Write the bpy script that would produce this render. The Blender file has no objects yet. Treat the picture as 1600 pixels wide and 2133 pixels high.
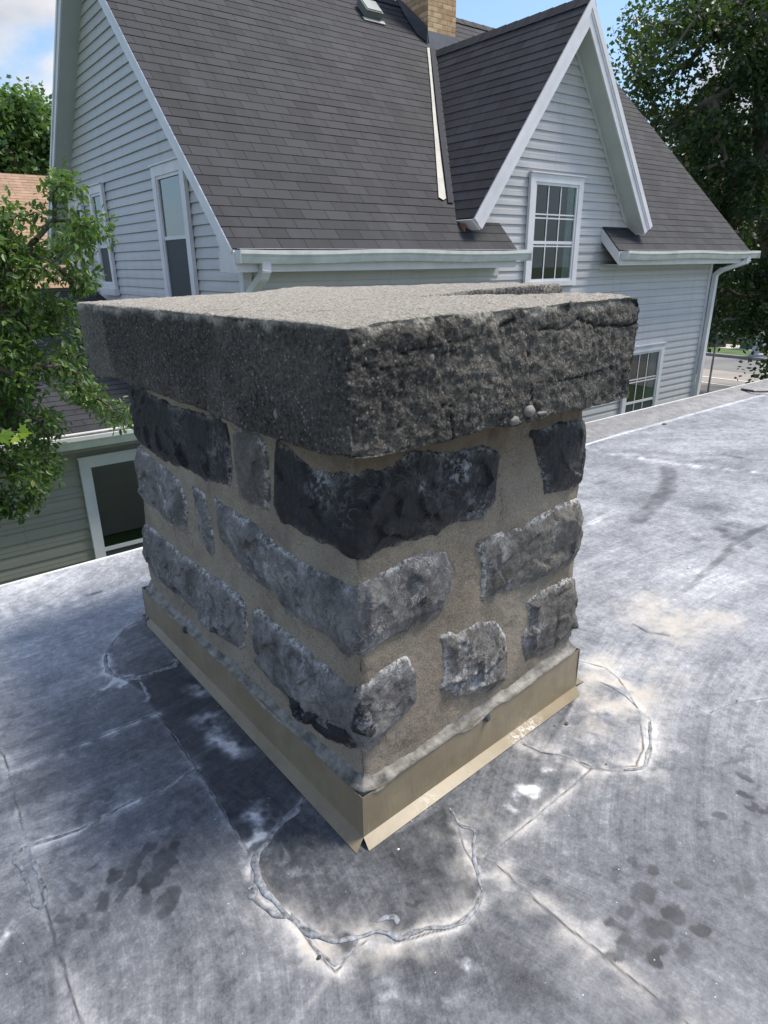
import bpy, bmesh, math, random
import numpy as np
from mathutils import Vector, Matrix
R=math.radians
sc=bpy.context.scene
col=sc.collection
# ------------------------------------------------------------------ camera
H=1.2
f_,th,ro,yaw=1370.8,R(20.76),R(-.6124),R(37.62)
FW=np.array([math.cos(th)*math.sin(yaw),math.cos(th)*math.cos(yaw),-math.sin(th)])
RT0=np.array([math.cos(yaw),-math.sin(yaw),0.]); UP0=np.cross(RT0,FW)
RT=math.cos(ro)*RT0+math.sin(ro)*UP0; UP=-math.sin(ro)*RT0+math.cos(ro)*UP0
CP=np.array([0,0,H])
cam=bpy.data.cameras.new("camera"); co=bpy.data.objects.new("camera",cam); col.objects.link(co)
M=Matrix(((RT[0],UP[0],-FW[0],0),(RT[1],UP[1],-FW[1],0),(RT[2],UP[2],-FW[2],H),(0,0,0,1)))
co.matrix_world=M
cam.sensor_fit='HORIZONTAL'; cam.sensor_width=36; cam.lens=36*f_/1600
cam.clip_start=.05; cam.clip_end=3000
sc.camera=co
sc.view_settings.view_transform='Standard'; sc.view_settings.look='None'; sc.view_settings.gamma=1
sc.view_settings.exposure=1.2
# ------------------------------------------------------------------ sky and sun
SUN_EL,SUN_AZ=R(60),R(114)      # azimuth measured from +Y towards +X
w=bpy.data.worlds.new("World"); sc.world=w; w.use_nodes=True
nt=w.node_tree; nt.nodes.clear()
def N(nt,t,**k):
    n=nt.nodes.new(t)
    for a,b in k.items():
        setattr(n,a,b)
    return n
def S(n,**k):
    for a,b in k.items(): n.inputs[a.replace('_',' ')].default_value=b
    return n
out=N(nt,'ShaderNodeOutputWorld'); bg=N(nt,'ShaderNodeBackground'); bg.inputs[1].default_value=.09
sky=N(nt,'ShaderNodeTexSky',sky_type='NISHITA'); sky.sun_disc=False; sky.sun_elevation=SUN_EL; sky.sun_rotation=SUN_AZ
sky.air_density=1.1; sky.dust_density=.4; sky.ozone_density=3.0
tc=N(nt,'ShaderNodeTexCoord'); nz=N(nt,'ShaderNodeTexNoise'); mp=N(nt,'ShaderNodeMapping')
mp.inputs['Scale'].default_value=(1,1,2.2)
nt.links.new(tc.outputs['Generated'],mp.inputs[0]); nt.links.new(mp.outputs[0],nz.inputs['Vector'])
S(nz,Scale=2.6,Detail=9,Roughness=.55,Distortion=.2)
def skydir(x,y):
    d=(x-800)*RT-(y-1066.5)*UP+f_*FW; return d/np.linalg.norm(d)
prev=nz.outputs['Fac']
for (x,y,c0,amt) in ((20,70,.955,.22),(60,210,.992,-.16),(1480,150,.965,.17),(1100,60,.985,-.25),(1250,80,.985,-.2),(None,(-.37,.92,.10),.90,-.3)):
    d=skydir(x,y) if x is not None else np.array(y)/np.linalg.norm(y)
    dp=N(nt,'ShaderNodeVectorMath',operation='DOT_PRODUCT'); dp.inputs[1].default_value=d
    nt.links.new(tc.outputs['Generated'],dp.inputs[0])
    mr=N(nt,'ShaderNodeMapRange',interpolation_type='SMOOTHSTEP'); S(mr,From_Min=c0,From_Max=1.0,To_Min=0,To_Max=amt)
    nt.links.new(dp.outputs['Value'],mr.inputs['Value'])
    ad=N(nt,'ShaderNodeMath',operation='ADD'); nt.links.new(prev,ad.inputs[0]); nt.links.new(mr.outputs[0],ad.inputs[1]); prev=ad.outputs[0]
cm=N(nt,'ShaderNodeMapRange',interpolation_type='SMOOTHSTEP'); S(cm,From_Min=.47,From_Max=.62,To_Min=0,To_Max=1)
nt.links.new(prev,cm.inputs['Value'])
n2=N(nt,'ShaderNodeTexNoise'); S(n2,Scale=5,Detail=6); nt.links.new(mp.outputs[0],n2.inputs['Vector'])
cr=N(nt,'ShaderNodeMix',data_type='RGBA'); cr.inputs[6].default_value=(2.9,3.05,3.4,1); cr.inputs[7].default_value=(4.6,4.6,4.7,1)
m2=N(nt,'ShaderNodeMapRange'); S(m2,From_Min=.38,From_Max=.62); nt.links.new(n2.outputs['Fac'],m2.inputs['Value'])
nt.links.new(m2.outputs[0],cr.inputs[0])
sz_=N(nt,'ShaderNodeSeparateXYZ'); nt.links.new(tc.outputs['Generated'],sz_.inputs[0]); hr=N(nt,'ShaderNodeMapRange',interpolation_type='SMOOTHSTEP'); S(hr,From_Min=.0,From_Max=.35,To_Min=.75,To_Max=0); nt.links.new(sz_.outputs[2],hr.inputs['Value'])
hm=N(nt,'ShaderNodeMix',data_type='RGBA'); nt.links.new(hr.outputs[0],hm.inputs[0]); nt.links.new(sky.outputs[0],hm.inputs[6]); hm.inputs[7].default_value=(1.9,2.7,3.9,1)
mx=N(nt,'ShaderNodeMix',data_type='RGBA'); nt.links.new(cm.outputs[0],mx.inputs[0]); nt.links.new(hm.outputs[2],mx.inputs[6]); nt.links.new(cr.outputs[2],mx.inputs[7])
nt.links.new(mx.outputs[2],bg.inputs[0]); nt.links.new(bg.outputs[0],out.inputs[0])
sl=bpy.data.lights.new("sun",'SUN'); sl.energy=2.3; sl.angle=R(20); sl.color=(1,.93,.82)
so=bpy.data.objects.new("sun",sl); col.objects.link(so)
sd=Vector((math.cos(SUN_EL)*math.sin(SUN_AZ),math.cos(SUN_EL)*math.cos(SUN_AZ),math.sin(SUN_EL)))
so.rotation_euler=sd.to_track_quat('Z','Y').to_euler()
sc.cycles.max_bounces=8; sc.cycles.transparent_max_bounces=16

# ------------------------------------------------------------------ geometry helpers
def ray(x,y): return (x-800)*RT-(y-1066.5)*UP+f_*FW
def on(x,y,ax,val):
    d=ray(x,y); return CP+d*((val-CP[ax])/d[ax])
def G(x,y,z=0.): return on(x,y,2,z)
def onplane(x,y,p0,n):
    d=ray(x,y); p0=np.array(p0,float); n=np.array(n,float); return CP+d*(((p0-CP)@n)/(d@n))
def onroof(x,y): return onplane(x,y,(0,6.15,1.336),(0,-1,1))
def empty(name,loc=(0,0,0)):
    o=bpy.data.objects.new(name,None); o.location=loc; o.empty_display_size=.1; col.objects.link(o); return o
def tag(o,label=None,cat=None,group=None,kind=None):
    if label:o['label']=label
    if cat:o['category']=cat
    if group:o['group']=group
    if kind:o['kind']=kind
    return o
def link(name,me,mat,parent=None,smooth=False):
    o=bpy.data.objects.new(name,me); col.objects.link(o)
    if mat is not None: me.materials.append(mat)
    if parent is not None:
        o.parent=parent
        o.matrix_parent_inverse=Matrix.Translation(-Vector(parent.location)) if parent.parent is None else Matrix.Identity(4)
    if smooth: me.shade_smooth()
    return o
def root_loc(p):
    v=Vector((0,0,0))
    while p is not None: v+=Vector(p.location); p=p.parent
    return v
def npmesh(name,V,F,attrs=None,uv=None):
    V=np.asarray(V,float).reshape(-1,3); F=np.asarray(F,int)
    me=bpy.data.meshes.new(name); k=F.shape[1]
    me.vertices.add(len(V)); me.vertices.foreach_set('co',V.ravel())
    me.loops.add(F.size); me.loops.foreach_set('vertex_index',F.ravel())
    me.polygons.add(len(F)); me.polygons.foreach_set('loop_start',np.arange(0,F.size,k)); 
    me.update(calc_edges=True)
    for a,(typ,arr) in (attrs or {}).items():
        at=me.attributes.new(a,typ,'POINT')
        at.data.foreach_set({'FLOAT':'value','FLOAT_VECTOR':'vector','FLOAT_COLOR':'color'}[typ],np.asarray(arr,float).ravel())
    me.validate(); me.shade_flat()
    return me
class MB:
    def __init__(s): s.V=[];s.F=[];s.UV=[]
    def poly(s,pts,uv=None):
        i=len(s.V); s.V+= [tuple(map(float,p)) for p in pts]; s.F.append(tuple(range(i,i+len(pts)))); s.UV+= list(uv) if uv is not None else [(0,0)]*len(pts); return s
    def box(s,a,b,c,d):      # origin a, edge vectors b,c,d
        a,b,c,d=[np.array(q,float) for q in (a,b,c,d)]
        P=[a,a+b,a+b+c,a+c,a+d,a+b+d,a+b+c+d,a+c+d]
        if np.dot(np.cross(b,c),d)<0: fs=[(0,1,2,3),(4,7,6,5),(0,4,5,1),(1,5,6,2),(2,6,7,3),(3,7,4,0)]
        else: fs=[(0,3,2,1),(4,5,6,7),(0,1,5,4),(1,2,6,5),(2,3,7,6),(3,0,4,7)]
        for q in fs: s.poly([P[j] for j in q])
        return s
    def bx(s,x0,x1,y0,y1,z0,z1): return s.box((x0,y0,z0),(x1-x0,0,0),(0,y1-y0,0),(0,0,z1-z0))
    def extrude(s,prof,a,b,caps=True):   # closed profile of 3D offsets swept from a to b
        a=np.array(a,float);b=np.array(b,float);P=[np.array(p,float) for p in prof];n=len(P)
        for i in range(n):
            j=(i+1)%n; s.poly([a+P[i],a+P[j],b+P[j],b+P[i]])
        if caps: s.poly([a+p for p in P]); s.poly([b+p for p in P][::-1])
        return s
    def tube(s,pts,r,k=8,caps=True):
        pts=[np.array(p,float) for p in pts]; n=len(pts)
        rs=r if hasattr(r,'__len__') else [r]*n
        rings=[]; ref=np.array([.31,.17,.93])
        for i,p in enumerate(pts):
            t=pts[min(i+1,n-1)]-pts[max(i-1,0)]; t/=np.linalg.norm(t)+1e-12
            u=np.cross(t,ref); 
            if np.linalg.norm(u)<.1: u=np.cross(t,(1,0,0))
            u/=np.linalg.norm(u); v=np.cross(t,u)
            rings.append([p+rs[i]*(math.cos(2*math.pi*j/k)*u+math.sin(2*math.pi*j/k)*v) for j in range(k)])
        base=len(s.V)
        for rg in rings:
            for q in rg: s.V.append(tuple(q)); s.UV.append((0,0))
        for i in range(n-1):
            for j in range(k):
                a=base+i*k+j;b=base+i*k+(j+1)%k; s.F.append((a,b,b+k,a+k))
        if caps:
            s.F.append(tuple(base+j for j in range(k))[::-1]); s.F.append(tuple(base+(n-1)*k+j for j in range(k)))
        return s
    def build(s,name,mat,parent=None,smooth=False,uv=False,bevel=0):
        me=bpy.data.meshes.new(name); me.from_pydata(s.V,[],s.F)
        if uv:
            l=me.uv_layers.new(name='UVMap')
            for lp in me.loops: l.data[lp.index].uv=s.UV[lp.vertex_index]
        me.update()
        bm=bmesh.new(); bm.from_mesh(me); 
        if not uv: bmesh.ops.recalc_face_normals(bm,faces=bm.faces)
        bm.to_mesh(me); bm.free()
        o=link(name,me,mat,parent,smooth)
        if bevel:
            b=o.modifiers.new('b','BEVEL'); b.width=bevel; b.segments=2; b.limit_method='ANGLE'
        return o
# value noise
_rng=np.random.RandomState(7); _P=_rng.rand(64,64,64).astype(np.float32)
def vn(x,y,z=0.):
    x,y,z=np.broadcast_arrays(np.asarray(x,float),y,z)
    xi=np.floor(x).astype(int);yi=np.floor(y).astype(int);zi=np.floor(z).astype(int)
    fx=x-xi;fy=y-yi;fz=z-zi
    fx=fx*fx*(3-2*fx);fy=fy*fy*(3-2*fy);fz=fz*fz*(3-2*fz)
    r=0
    for a,wa in ((0,1-fx),(1,fx)):
        for b,wb in ((0,1-fy),(1,fy)):
            for c,wc in ((0,1-fz),(1,fz)):
                r=r+_P[(xi+a)&63,(yi+b)&63,(zi+c)&63]*wa*wb*wc
    return r*2-1
def fbm(x,y,z=0.,o=4,g=.5):
    r=0;a=1
    for i in range(o): r=r+a*vn(x*2**i+i*7.3,y*2**i+i*3.1,z*2**i+i*1.7); a*=g
    return r
def sst(x,a,b): t=np.clip((x-a)/(b-a),0,1); return t*t*(3-2*t)
def seg_dist(px,py,pts,closed=False):
    d=np.full(np.shape(px),1e9); pts=[np.array(p[:2],float) for p in pts]; n=len(pts)
    for i in range(n if closed else n-1):
        a=pts[i];b=pts[(i+1)%n];e=b-a;L=e@e+1e-12
        t=np.clip(((px-a[0])*e[0]+(py-a[1])*e[1])/L,0,1)
        d=np.minimum(d,np.hypot(px-a[0]-t*e[0],py-a[1]-t*e[1]))
    return d
def inside(px,py,pts):
    r=np.zeros(np.shape(px),bool); n=len(pts)
    for i in range(n):
        x0,y0=pts[i][:2];x1,y1=pts[(i+1)%n][:2]
        c=((y0>py)!=(y1>py))&(px<(x1-x0)*(py-y0)/((y1-y0) if y1!=y0 else 1e-9)+x0); r^=c
    return r
def sdf(px,py,pts):
    d=seg_dist(px,py,pts,True); return np.where(inside(px,py,pts),d,-d)

# ------------------------------------------------------------------ materials
def mat(name):
    m=bpy.data.materials.new(name); m.use_nodes=True; t=m.node_tree; t.nodes.clear()
    o=N(t,'ShaderNodeOutputMaterial'); p=N(t,'ShaderNodeBsdfPrincipled'); t.links.new(p.outputs[0],o.inputs[0])
    return m,t,p
def lk(t,a,b): t.links.new(a,b)
def noise(t,vec,scale,detail=4,rough=.5,dist=0):
    n=N(t,'ShaderNodeTexNoise'); S(n,Scale=scale,Detail=detail,Roughness=rough,Distortion=dist)
    if vec is not None: lk(t,vec,n.inputs['Vector'])
    return n.outputs['Fac']
def rng(t,v,a,b,c=0.,d=1.):
    n=N(t,'ShaderNodeMapRange'); S(n,From_Min=a,From_Max=b,To_Min=c,To_Max=d); lk(t,v,n.inputs['Value']); return n.outputs[0]
def mixc(t,f,a,b,mode='MIX'):
    n=N(t,'ShaderNodeMix',data_type='RGBA',blend_type=mode)
    for s_,v in ((0,f),(6,a),(7,b)):
        if isinstance(v,(int,float)): n.inputs[s_].default_value=v
        elif isinstance(v,tuple): n.inputs[s_].default_value=(*v[:3],1)
        else: lk(t,v,n.inputs[s_])
    return n.outputs[2]
def mth(t,op,a,b=None):
    n=N(t,'ShaderNodeMath',operation=op)
    for i,v in enumerate((a,b)):
        if v is None: continue
        if isinstance(v,(int,float)): n.inputs[i].default_value=v
        else: lk(t,v,n.inputs[i])
    return n.outputs[0]
def bump(t,p,h,st,dist=.01,prev=None):
    b=N(t,'ShaderNodeBump'); S(b,Strength=st,Distance=dist); lk(t,h,b.inputs['Height'])
    if prev is not None: lk(t,prev,b.inputs['Normal'])
    lk(t,b.outputs[0],p.inputs['Normal']); return b.outputs[0]
def attr(t,name,out='Fac'):
    n=N(t,'ShaderNodeAttribute'); n.attribute_name=name; return n.outputs[out]
def objc(t): return N(t,'ShaderNodeTexCoord').outputs['Object']

def simple(name,c,rough=.6,var=.15,scale=8,metal=0,bmp=0,bs=60):
    m,t,p=mat(name); oc=objc(t)
    n=noise(t,oc,scale,5,.6)
    lo=tuple(x*(1-var) for x in c); hi=tuple(min(1,x*(1+var)) for x in c)
    lk(t,mixc(t,rng(t,n,.3,.7),lo,hi),p.inputs['Base Color']); S(p,Roughness=rough,Metallic=metal)
    if bmp: bump(t,p,noise(t,oc,bs,4),bmp,.004)
    return m
# vinyl siding : real laps in the mesh, dirt and fading here
def siding_mat(name,c):
    m,t,p=mat(name); oc=objc(t)
    mp=N(t,'ShaderNodeMapping'); mp.inputs['Scale'].default_value=(.6,.6,5); lk(t,oc,mp.inputs[0])
    n=noise(t,mp.outputs[0],1.3,5,.6); n3=noise(t,oc,90,3)
    cc=mixc(t,rng(t,n,.3,.75),tuple(x*.88 for x in c),c)
    cc=mixc(t,rng(t,noise(t,oc,.7,4),.5,.8,0,.25),cc,(c[0]*.7,c[1]*.72,c[2]*.66))
    sx_=N(t,'ShaderNodeSeparateXYZ'); lk(t,oc,sx_.inputs[0]); cb_=N(t,'ShaderNodeCombineXYZ'); lk(t,mth(t,'ADD',sx_.outputs[0],sx_.outputs[1]),cb_.inputs[0]); lk(t,sx_.outputs[2],cb_.inputs[1])
    bk_=N(t,'ShaderNodeTexBrick'); bk_.offset=.37; bk_.offset_frequency=3; S(bk_,Scale=1,Mortar_Size=.0028,Mortar_Smooth=0,Brick_Width=2.9,Row_Height=.2286); lk(t,cb_.outputs[0],bk_.inputs['Vector'])
    bk_.inputs['Color1'].default_value=(1,1,1,1); bk_.inputs['Color2'].default_value=(.95,.95,.96,1); bk_.inputs['Mortar'].default_value=(.62,.62,.62,1)
    cc=mixc(t,1.,cc,bk_.outputs['Color'],'MULTIPLY')
    ms_=N(t,'ShaderNodeMapping'); ms_.inputs['Scale'].default_value=(7,7,.5); lk(t,oc,ms_.inputs[0]); cc=mixc(t,rng(t,noise(t,ms_.outputs[0],1,6,.65),.52,.75,0,.30),cc,(c[0]*.55,c[1]*.55,c[2]*.48))
    lk(t,cc,p.inputs['Base Color']); S(p,Roughness=.42); bump(t,p,n3,.08,.002); return m
M_side=siding_mat('white vinyl siding',(.60,.58,.575))
M_side2=siding_mat('grey vinyl siding',(.36,.345,.29))  # grey-olive siding, base darkened for the deep shade between the buildings
M_white=simple('white trim',(.72,.70,.72),.4,.1,3)
M_soff=simple('soffit',(.52,.54,.53),.5,.06,3)
M_gut=simple('gutter',(.68,.68,.66),.35,.16,5)
M_dark=simple('dark membrane',(.02,.02,.024),.45,.2,9,0,.3,30)
M_valley=simple('valley metal',(.33,.32,.29),.45,.22,6)
def shingle_mat(name,c1,c2,line,streak=.3):
    m,t,p=mat(name); uv=N(t,'ShaderNodeUVMap').outputs[0]
    b=N(t,'ShaderNodeTexBrick'); b.offset=.5; S(b,Scale=1,Mortar_Size=.006,Mortar_Smooth=.15,Bias=0,Brick_Width=.305,Row_Height=.14)
    b.inputs['Color1'].default_value=(*c1,1); b.inputs['Color2'].default_value=(*c2,1); b.inputs['Mortar'].default_value=(*line,1); lk(t,uv,b.inputs['Vector'])
    g=noise(t,uv,260,3,.7); l=noise(t,uv,.9,5,.6); 
    mp=N(t,'ShaderNodeMapping'); mp.inputs['Scale'].default_value=(3,.5,1); lk(t,uv,mp.inputs[0])
    s_=noise(t,mp.outputs[0],1.2,5,.6)
    c=mixc(t,rng(t,g,.3,.7,.0,1.),tuple([.0]*3),tuple([1.]*3))
    cc=mixc(t,.28,b.outputs['Color'],c,'OVERLAY')
    cc=mixc(t,rng(t,l,.35,.7,0,.35),cc,tuple(x*.55 for x in c1))
    cc=mixc(t,rng(t,s_,.5,.75,0,streak),cc,tuple(x*1.6 for x in c2))
    lk(t,cc,p.inputs['Base Color']); S(p,Roughness=.85)
    h=mth(t,'ADD',mth(t,'MULTIPLY',g,.25),mth(t,'SUBTRACT',1.,b.outputs['Fac']))
    bump(t,p,h,.6,.006); return m
M_sh=shingle_mat('charcoal shingles',(.021,.0215,.026),(.040,.0405,.048),(.0035,.0035,.0045))
M_sh2=shingle_mat('tan shingles',(.30,.19,.12),(.40,.26,.17),(.14,.09,.06))
# glass
def glass_mat(name,ior):
    m=bpy.data.materials.new(name); m.use_nodes=True; t=m.node_tree; t.nodes.clear()
    o=N(t,'ShaderNodeOutputMaterial'); g=N(t,'ShaderNodeBsdfGlossy'); g.inputs['Roughness'].default_value=.01; g.inputs['Color'].default_value=(.9,.95,.95,1)
    tr=N(t,'ShaderNodeBsdfTransparent'); tr.inputs['Color'].default_value=(.62,.70,.68,1)
    fr=N(t,'ShaderNodeFresnel'); fr.inputs['IOR'].default_value=ior
    mx=N(t,'ShaderNodeMixShader'); lk(t,fr.outputs[0],mx.inputs[0]); lk(t,tr.outputs[0],mx.inputs[1]); lk(t,g.outputs[0],mx.inputs[2]); lk(t,mx.outputs[0],o.inputs[0])
    return m
M_glass=glass_mat('window glass',1.7); M_glass2=glass_mat('double window glass',3.2)
M_room=simple('dark room',(.045,.05,.05),.8,.3,2)
M_curt=simple('curtain',(.42,.50,.48),.8,.2,6)
M_screen=simple('insect screen',(.05,.055,.06),.6,.15,20)
# brick
def brick_mat():
    m,t,p=mat('buff brick'); uv=N(t,'ShaderNodeUVMap').outputs[0]
    b=N(t,'ShaderNodeTexBrick'); b.offset=.5; S(b,Scale=1,Mortar_Size=.006,Mortar_Smooth=.2,Brick_Width=.205,Row_Height=.070)
    b.inputs['Color1'].default_value=(.42,.25,.12,1); b.inputs['Color2'].default_value=(.66,.48,.28,1); b.inputs['Mortar'].default_value=(.25,.2,.15,1); lk(t,uv,b.inputs['Vector'])
    n=noise(t,uv,9,5,.7); 
    c=mixc(t,rng(t,n,.5,.75,0,.75),b.outputs['Color'],(.16,.09,.05)); c=mixc(t,rng(t,noise(t,uv,4,3),.55,.8,0,.6),c,(.42,.17,.09))
    lk(t,c,p.inputs['Base Color']); S(p,Roughness=.85); bump(t,p,mth(t,'SUBTRACT',n,b.outputs['Fac']),.6,.006); return m
M_brick=brick_mat()
# mortar
def mortar_mat():
    m,t,p=mat('sandy mortar'); oc=objc(t)
    n=noise(t,oc,7,6,.65); g=noise(t,oc,260,4,.8); g2=noise(t,oc,90,4,.7); d=attr(t,'dirt_shade')
    c=mixc(t,rng(t,n,.3,.7),(.225,.185,.135),(.35,.30,.23))
    c=mixc(t,rng(t,g,.5,.68,0,.7),c,(.46,.41,.34)); c=mixc(t,rng(t,g,.5,.36,0,.55),c,(.10,.082,.066)); c=mixc(t,rng(t,g2,.57,.68,0,.5),c,(.11,.09,.075)); c=mixc(t,rng(t,noise(t,oc,5,7,.7),.50,.66,0,.55),c,(.14,.115,.092)); c=mixc(t,rng(t,noise(t,oc,3.1,5,.6),.5,.7,0,.5),c,(.40,.36,.30)); mk_=mth(t,'ABSOLUTE',mth(t,'SUBTRACT',noise(t,oc,5.5,8,.6,.6),.5)); c=mixc(t,mth(t,'MULTIPLY',rng(t,mk_,0,.006,.8,0),rng(t,noise(t,oc,3.3,2),.5,.6)),c,(.05,.04,.035))
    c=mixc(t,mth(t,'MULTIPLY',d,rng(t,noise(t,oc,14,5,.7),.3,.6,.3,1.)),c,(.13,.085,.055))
    lk(t,c,p.inputs['Base Color']); S(p,Roughness=.95); b=bump(t,p,g,.7,.004); bump(t,p,g2,.55,.008,b); return m
M_mort=mortar_mat()
def stone_mat(name,lo,hi,blotch,lime=.8,rough=.75,fine=(.32,.31,.31)):
    m,t,p=mat(name); oc=objc(t); e=attr(t,'edge'); w_=attr(t,'lime')
    n=noise(t,oc,11,8,.68,.6); n2=noise(t,oc,38,6,.7); g=noise(t,oc,230,3,.75)
    c=mixc(t,rng(t,n,.38,.62),lo,hi)
    c=mixc(t,rng(t,n2,.52,.64,0,.75),c,blotch)
    c=mixc(t,rng(t,g,.55,.75,0,.45),c,fine)
    vn_=noise(t,oc,17,9,.72,1.2); rv_=mth(t,'ABSOLUTE',mth(t,'SUBTRACT',vn_,.5)); c=mixc(t,mth(t,'MULTIPLY',rng(t,rv_,0,.022,1,0),rng(t,noise(t,oc,9,3),.5,.62,0,.75*lime)),c,(.50,.49,.49))
    c=mixc(t,rng(t,noise(t,oc,75,8,.8),.63,.70,0,.6*lime),c,(.42,.42,.43))
    c=mixc(t,rng(t,noise(t,oc,42,8,.75,.3),.60,.68,0,.6),c,tuple(x*.45 for x in lo))
    # lime bloom and crumbs along the upper edges
    wn=mth(t,'MULTIPLY',rng(t,noise(t,oc,75,6,.8),.46,.56),rng(t,noise(t,oc,13,4,.6),.42,.55))
    ec=mth(t,'MULTIPLY',mth(t,'MULTIPLY',e,wn),lime)
    c=mixc(t,ec,c,(.60,.59,.57)); rd_=mth(t,'ABSOLUTE',mth(t,'SUBTRACT',noise(t,oc,12,9,.7,.8),.5)); c=mixc(t,rng(t,rd_,0,.014,.7,0),c,tuple(x*.3 for x in lo))
    c=mixc(t,mth(t,'MULTIPLY',w_,mth(t,'MULTIPLY',rng(t,noise(t,oc,30,10,.8),.50,.58),.8)),c,(.46,.46,.48))
    lk(t,c,p.inputs['Base Color']); S(p,Roughness=rough); 
    b=bump(t,p,n2,.9,.012); b=bump(t,p,n,.6,.02,b); bump(t,p,g,.5,.003,b); return m
M_st=stone_mat('grey limestone',(.080,.075,.073),(.235,.222,.212),(.135,.126,.124),1.)
M_st2=stone_mat('brown grey limestone',(.075,.067,.058),(.185,.168,.148),(.095,.088,.080),.9)
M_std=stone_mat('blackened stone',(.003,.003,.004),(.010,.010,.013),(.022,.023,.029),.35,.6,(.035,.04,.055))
def cap_mat():
    m,t,p=mat('weathered concrete'); oc=objc(t)
    s_=attr(t,'side_dark'); ck=attr(t,'crack')
    v=N(t,'ShaderNodeTexVoronoi'); S(v,Scale=150,Randomness=1); lk(t,oc,v.inputs['Vector'])
    v2=N(t,'ShaderNodeTexVoronoi'); S(v2,Scale=55,Randomness=1); lk(t,oc,v2.inputs['Vector'])
    n=noise(t,oc,5,7,.6); g=noise(t,oc,115,6,.82); g2=noise(t,oc,60,6,.75)
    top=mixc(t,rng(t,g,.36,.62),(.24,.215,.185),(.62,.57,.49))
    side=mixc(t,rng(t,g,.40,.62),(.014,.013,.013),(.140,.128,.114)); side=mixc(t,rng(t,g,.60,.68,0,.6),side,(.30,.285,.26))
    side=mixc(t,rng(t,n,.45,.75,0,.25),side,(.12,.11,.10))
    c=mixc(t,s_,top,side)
    # aggregate grains
    gr=rng(t,v.outputs['Distance'],.2,.38,1.,0.); sel=rng(t,N_sep(t,v.outputs['Color']),.74,.86)
    c=mixc(t,mth(t,'MULTIPLY',mth(t,'MULTIPLY',gr,sel),.75),c,(.44,.42,.40))
    c=mixc(t,rng(t,g2,.62,.76,0,.5),c,(.02,.019,.019)); c=mixc(t,ck,c,(.008,.008,.008))
    lk(t,c,p.inputs['Base Color']); S(p,Roughness=.95)
    b=bump(t,p,g2,1.,.012); b=bump(t,p,g,.9,.006,b); bump(t,p,v.outputs['Distance'],.7,.005,b); return m
def N_sep(t,c):
    s_=N(t,'ShaderNodeSeparateColor'); lk(t,c,s_.inputs[0]); return s_.outputs[0]
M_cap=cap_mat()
def flash_mat():
    m,t,p=mat('tan coated flashing'); oc=objc(t)
    n=noise(t,oc,9,5,.6); c=mixc(t,rng(t,n,.3,.7),(.205,.165,.105),(.265,.220,.146))
    sp=rng(t,noise(t,oc,60,8,.85),.50,.56,0,1.); mk=attr(t,'splash')
    c=mixc(t,mth(t,'MULTIPLY',mk,sp),c,(.62,.58,.55))
    mp=N(t,'ShaderNodeMapping'); mp.inputs['Scale'].default_value=(60,60,6); lk(t,oc,mp.inputs[0])
    c=mixc(t,rng(t,noise(t,mp.outputs[0],1,5,.7),.62,.8,0,.3),c,(.45,.42,.36))
    lk(t,c,p.inputs['Base Color']); S(p,Roughness=.42); p.inputs['Specular IOR Level'].default_value=.4
    c=mixc(t,rng(t,noise(t,oc,16,7,.7),.5,.7,0,.35),c,(.12,.095,.06)); lk(t,c,p.inputs['Base Color']); bump(t,p,noise(t,oc,11,3),.25,.006); return m
M_fl=flash_mat()
M_seal=simple('cement sealant',(.20,.188,.168),.8,.65,26,0,.9,60)
M_screw=simple('painted screw',(.075,.08,.085),.35,.2,40,.3)
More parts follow.
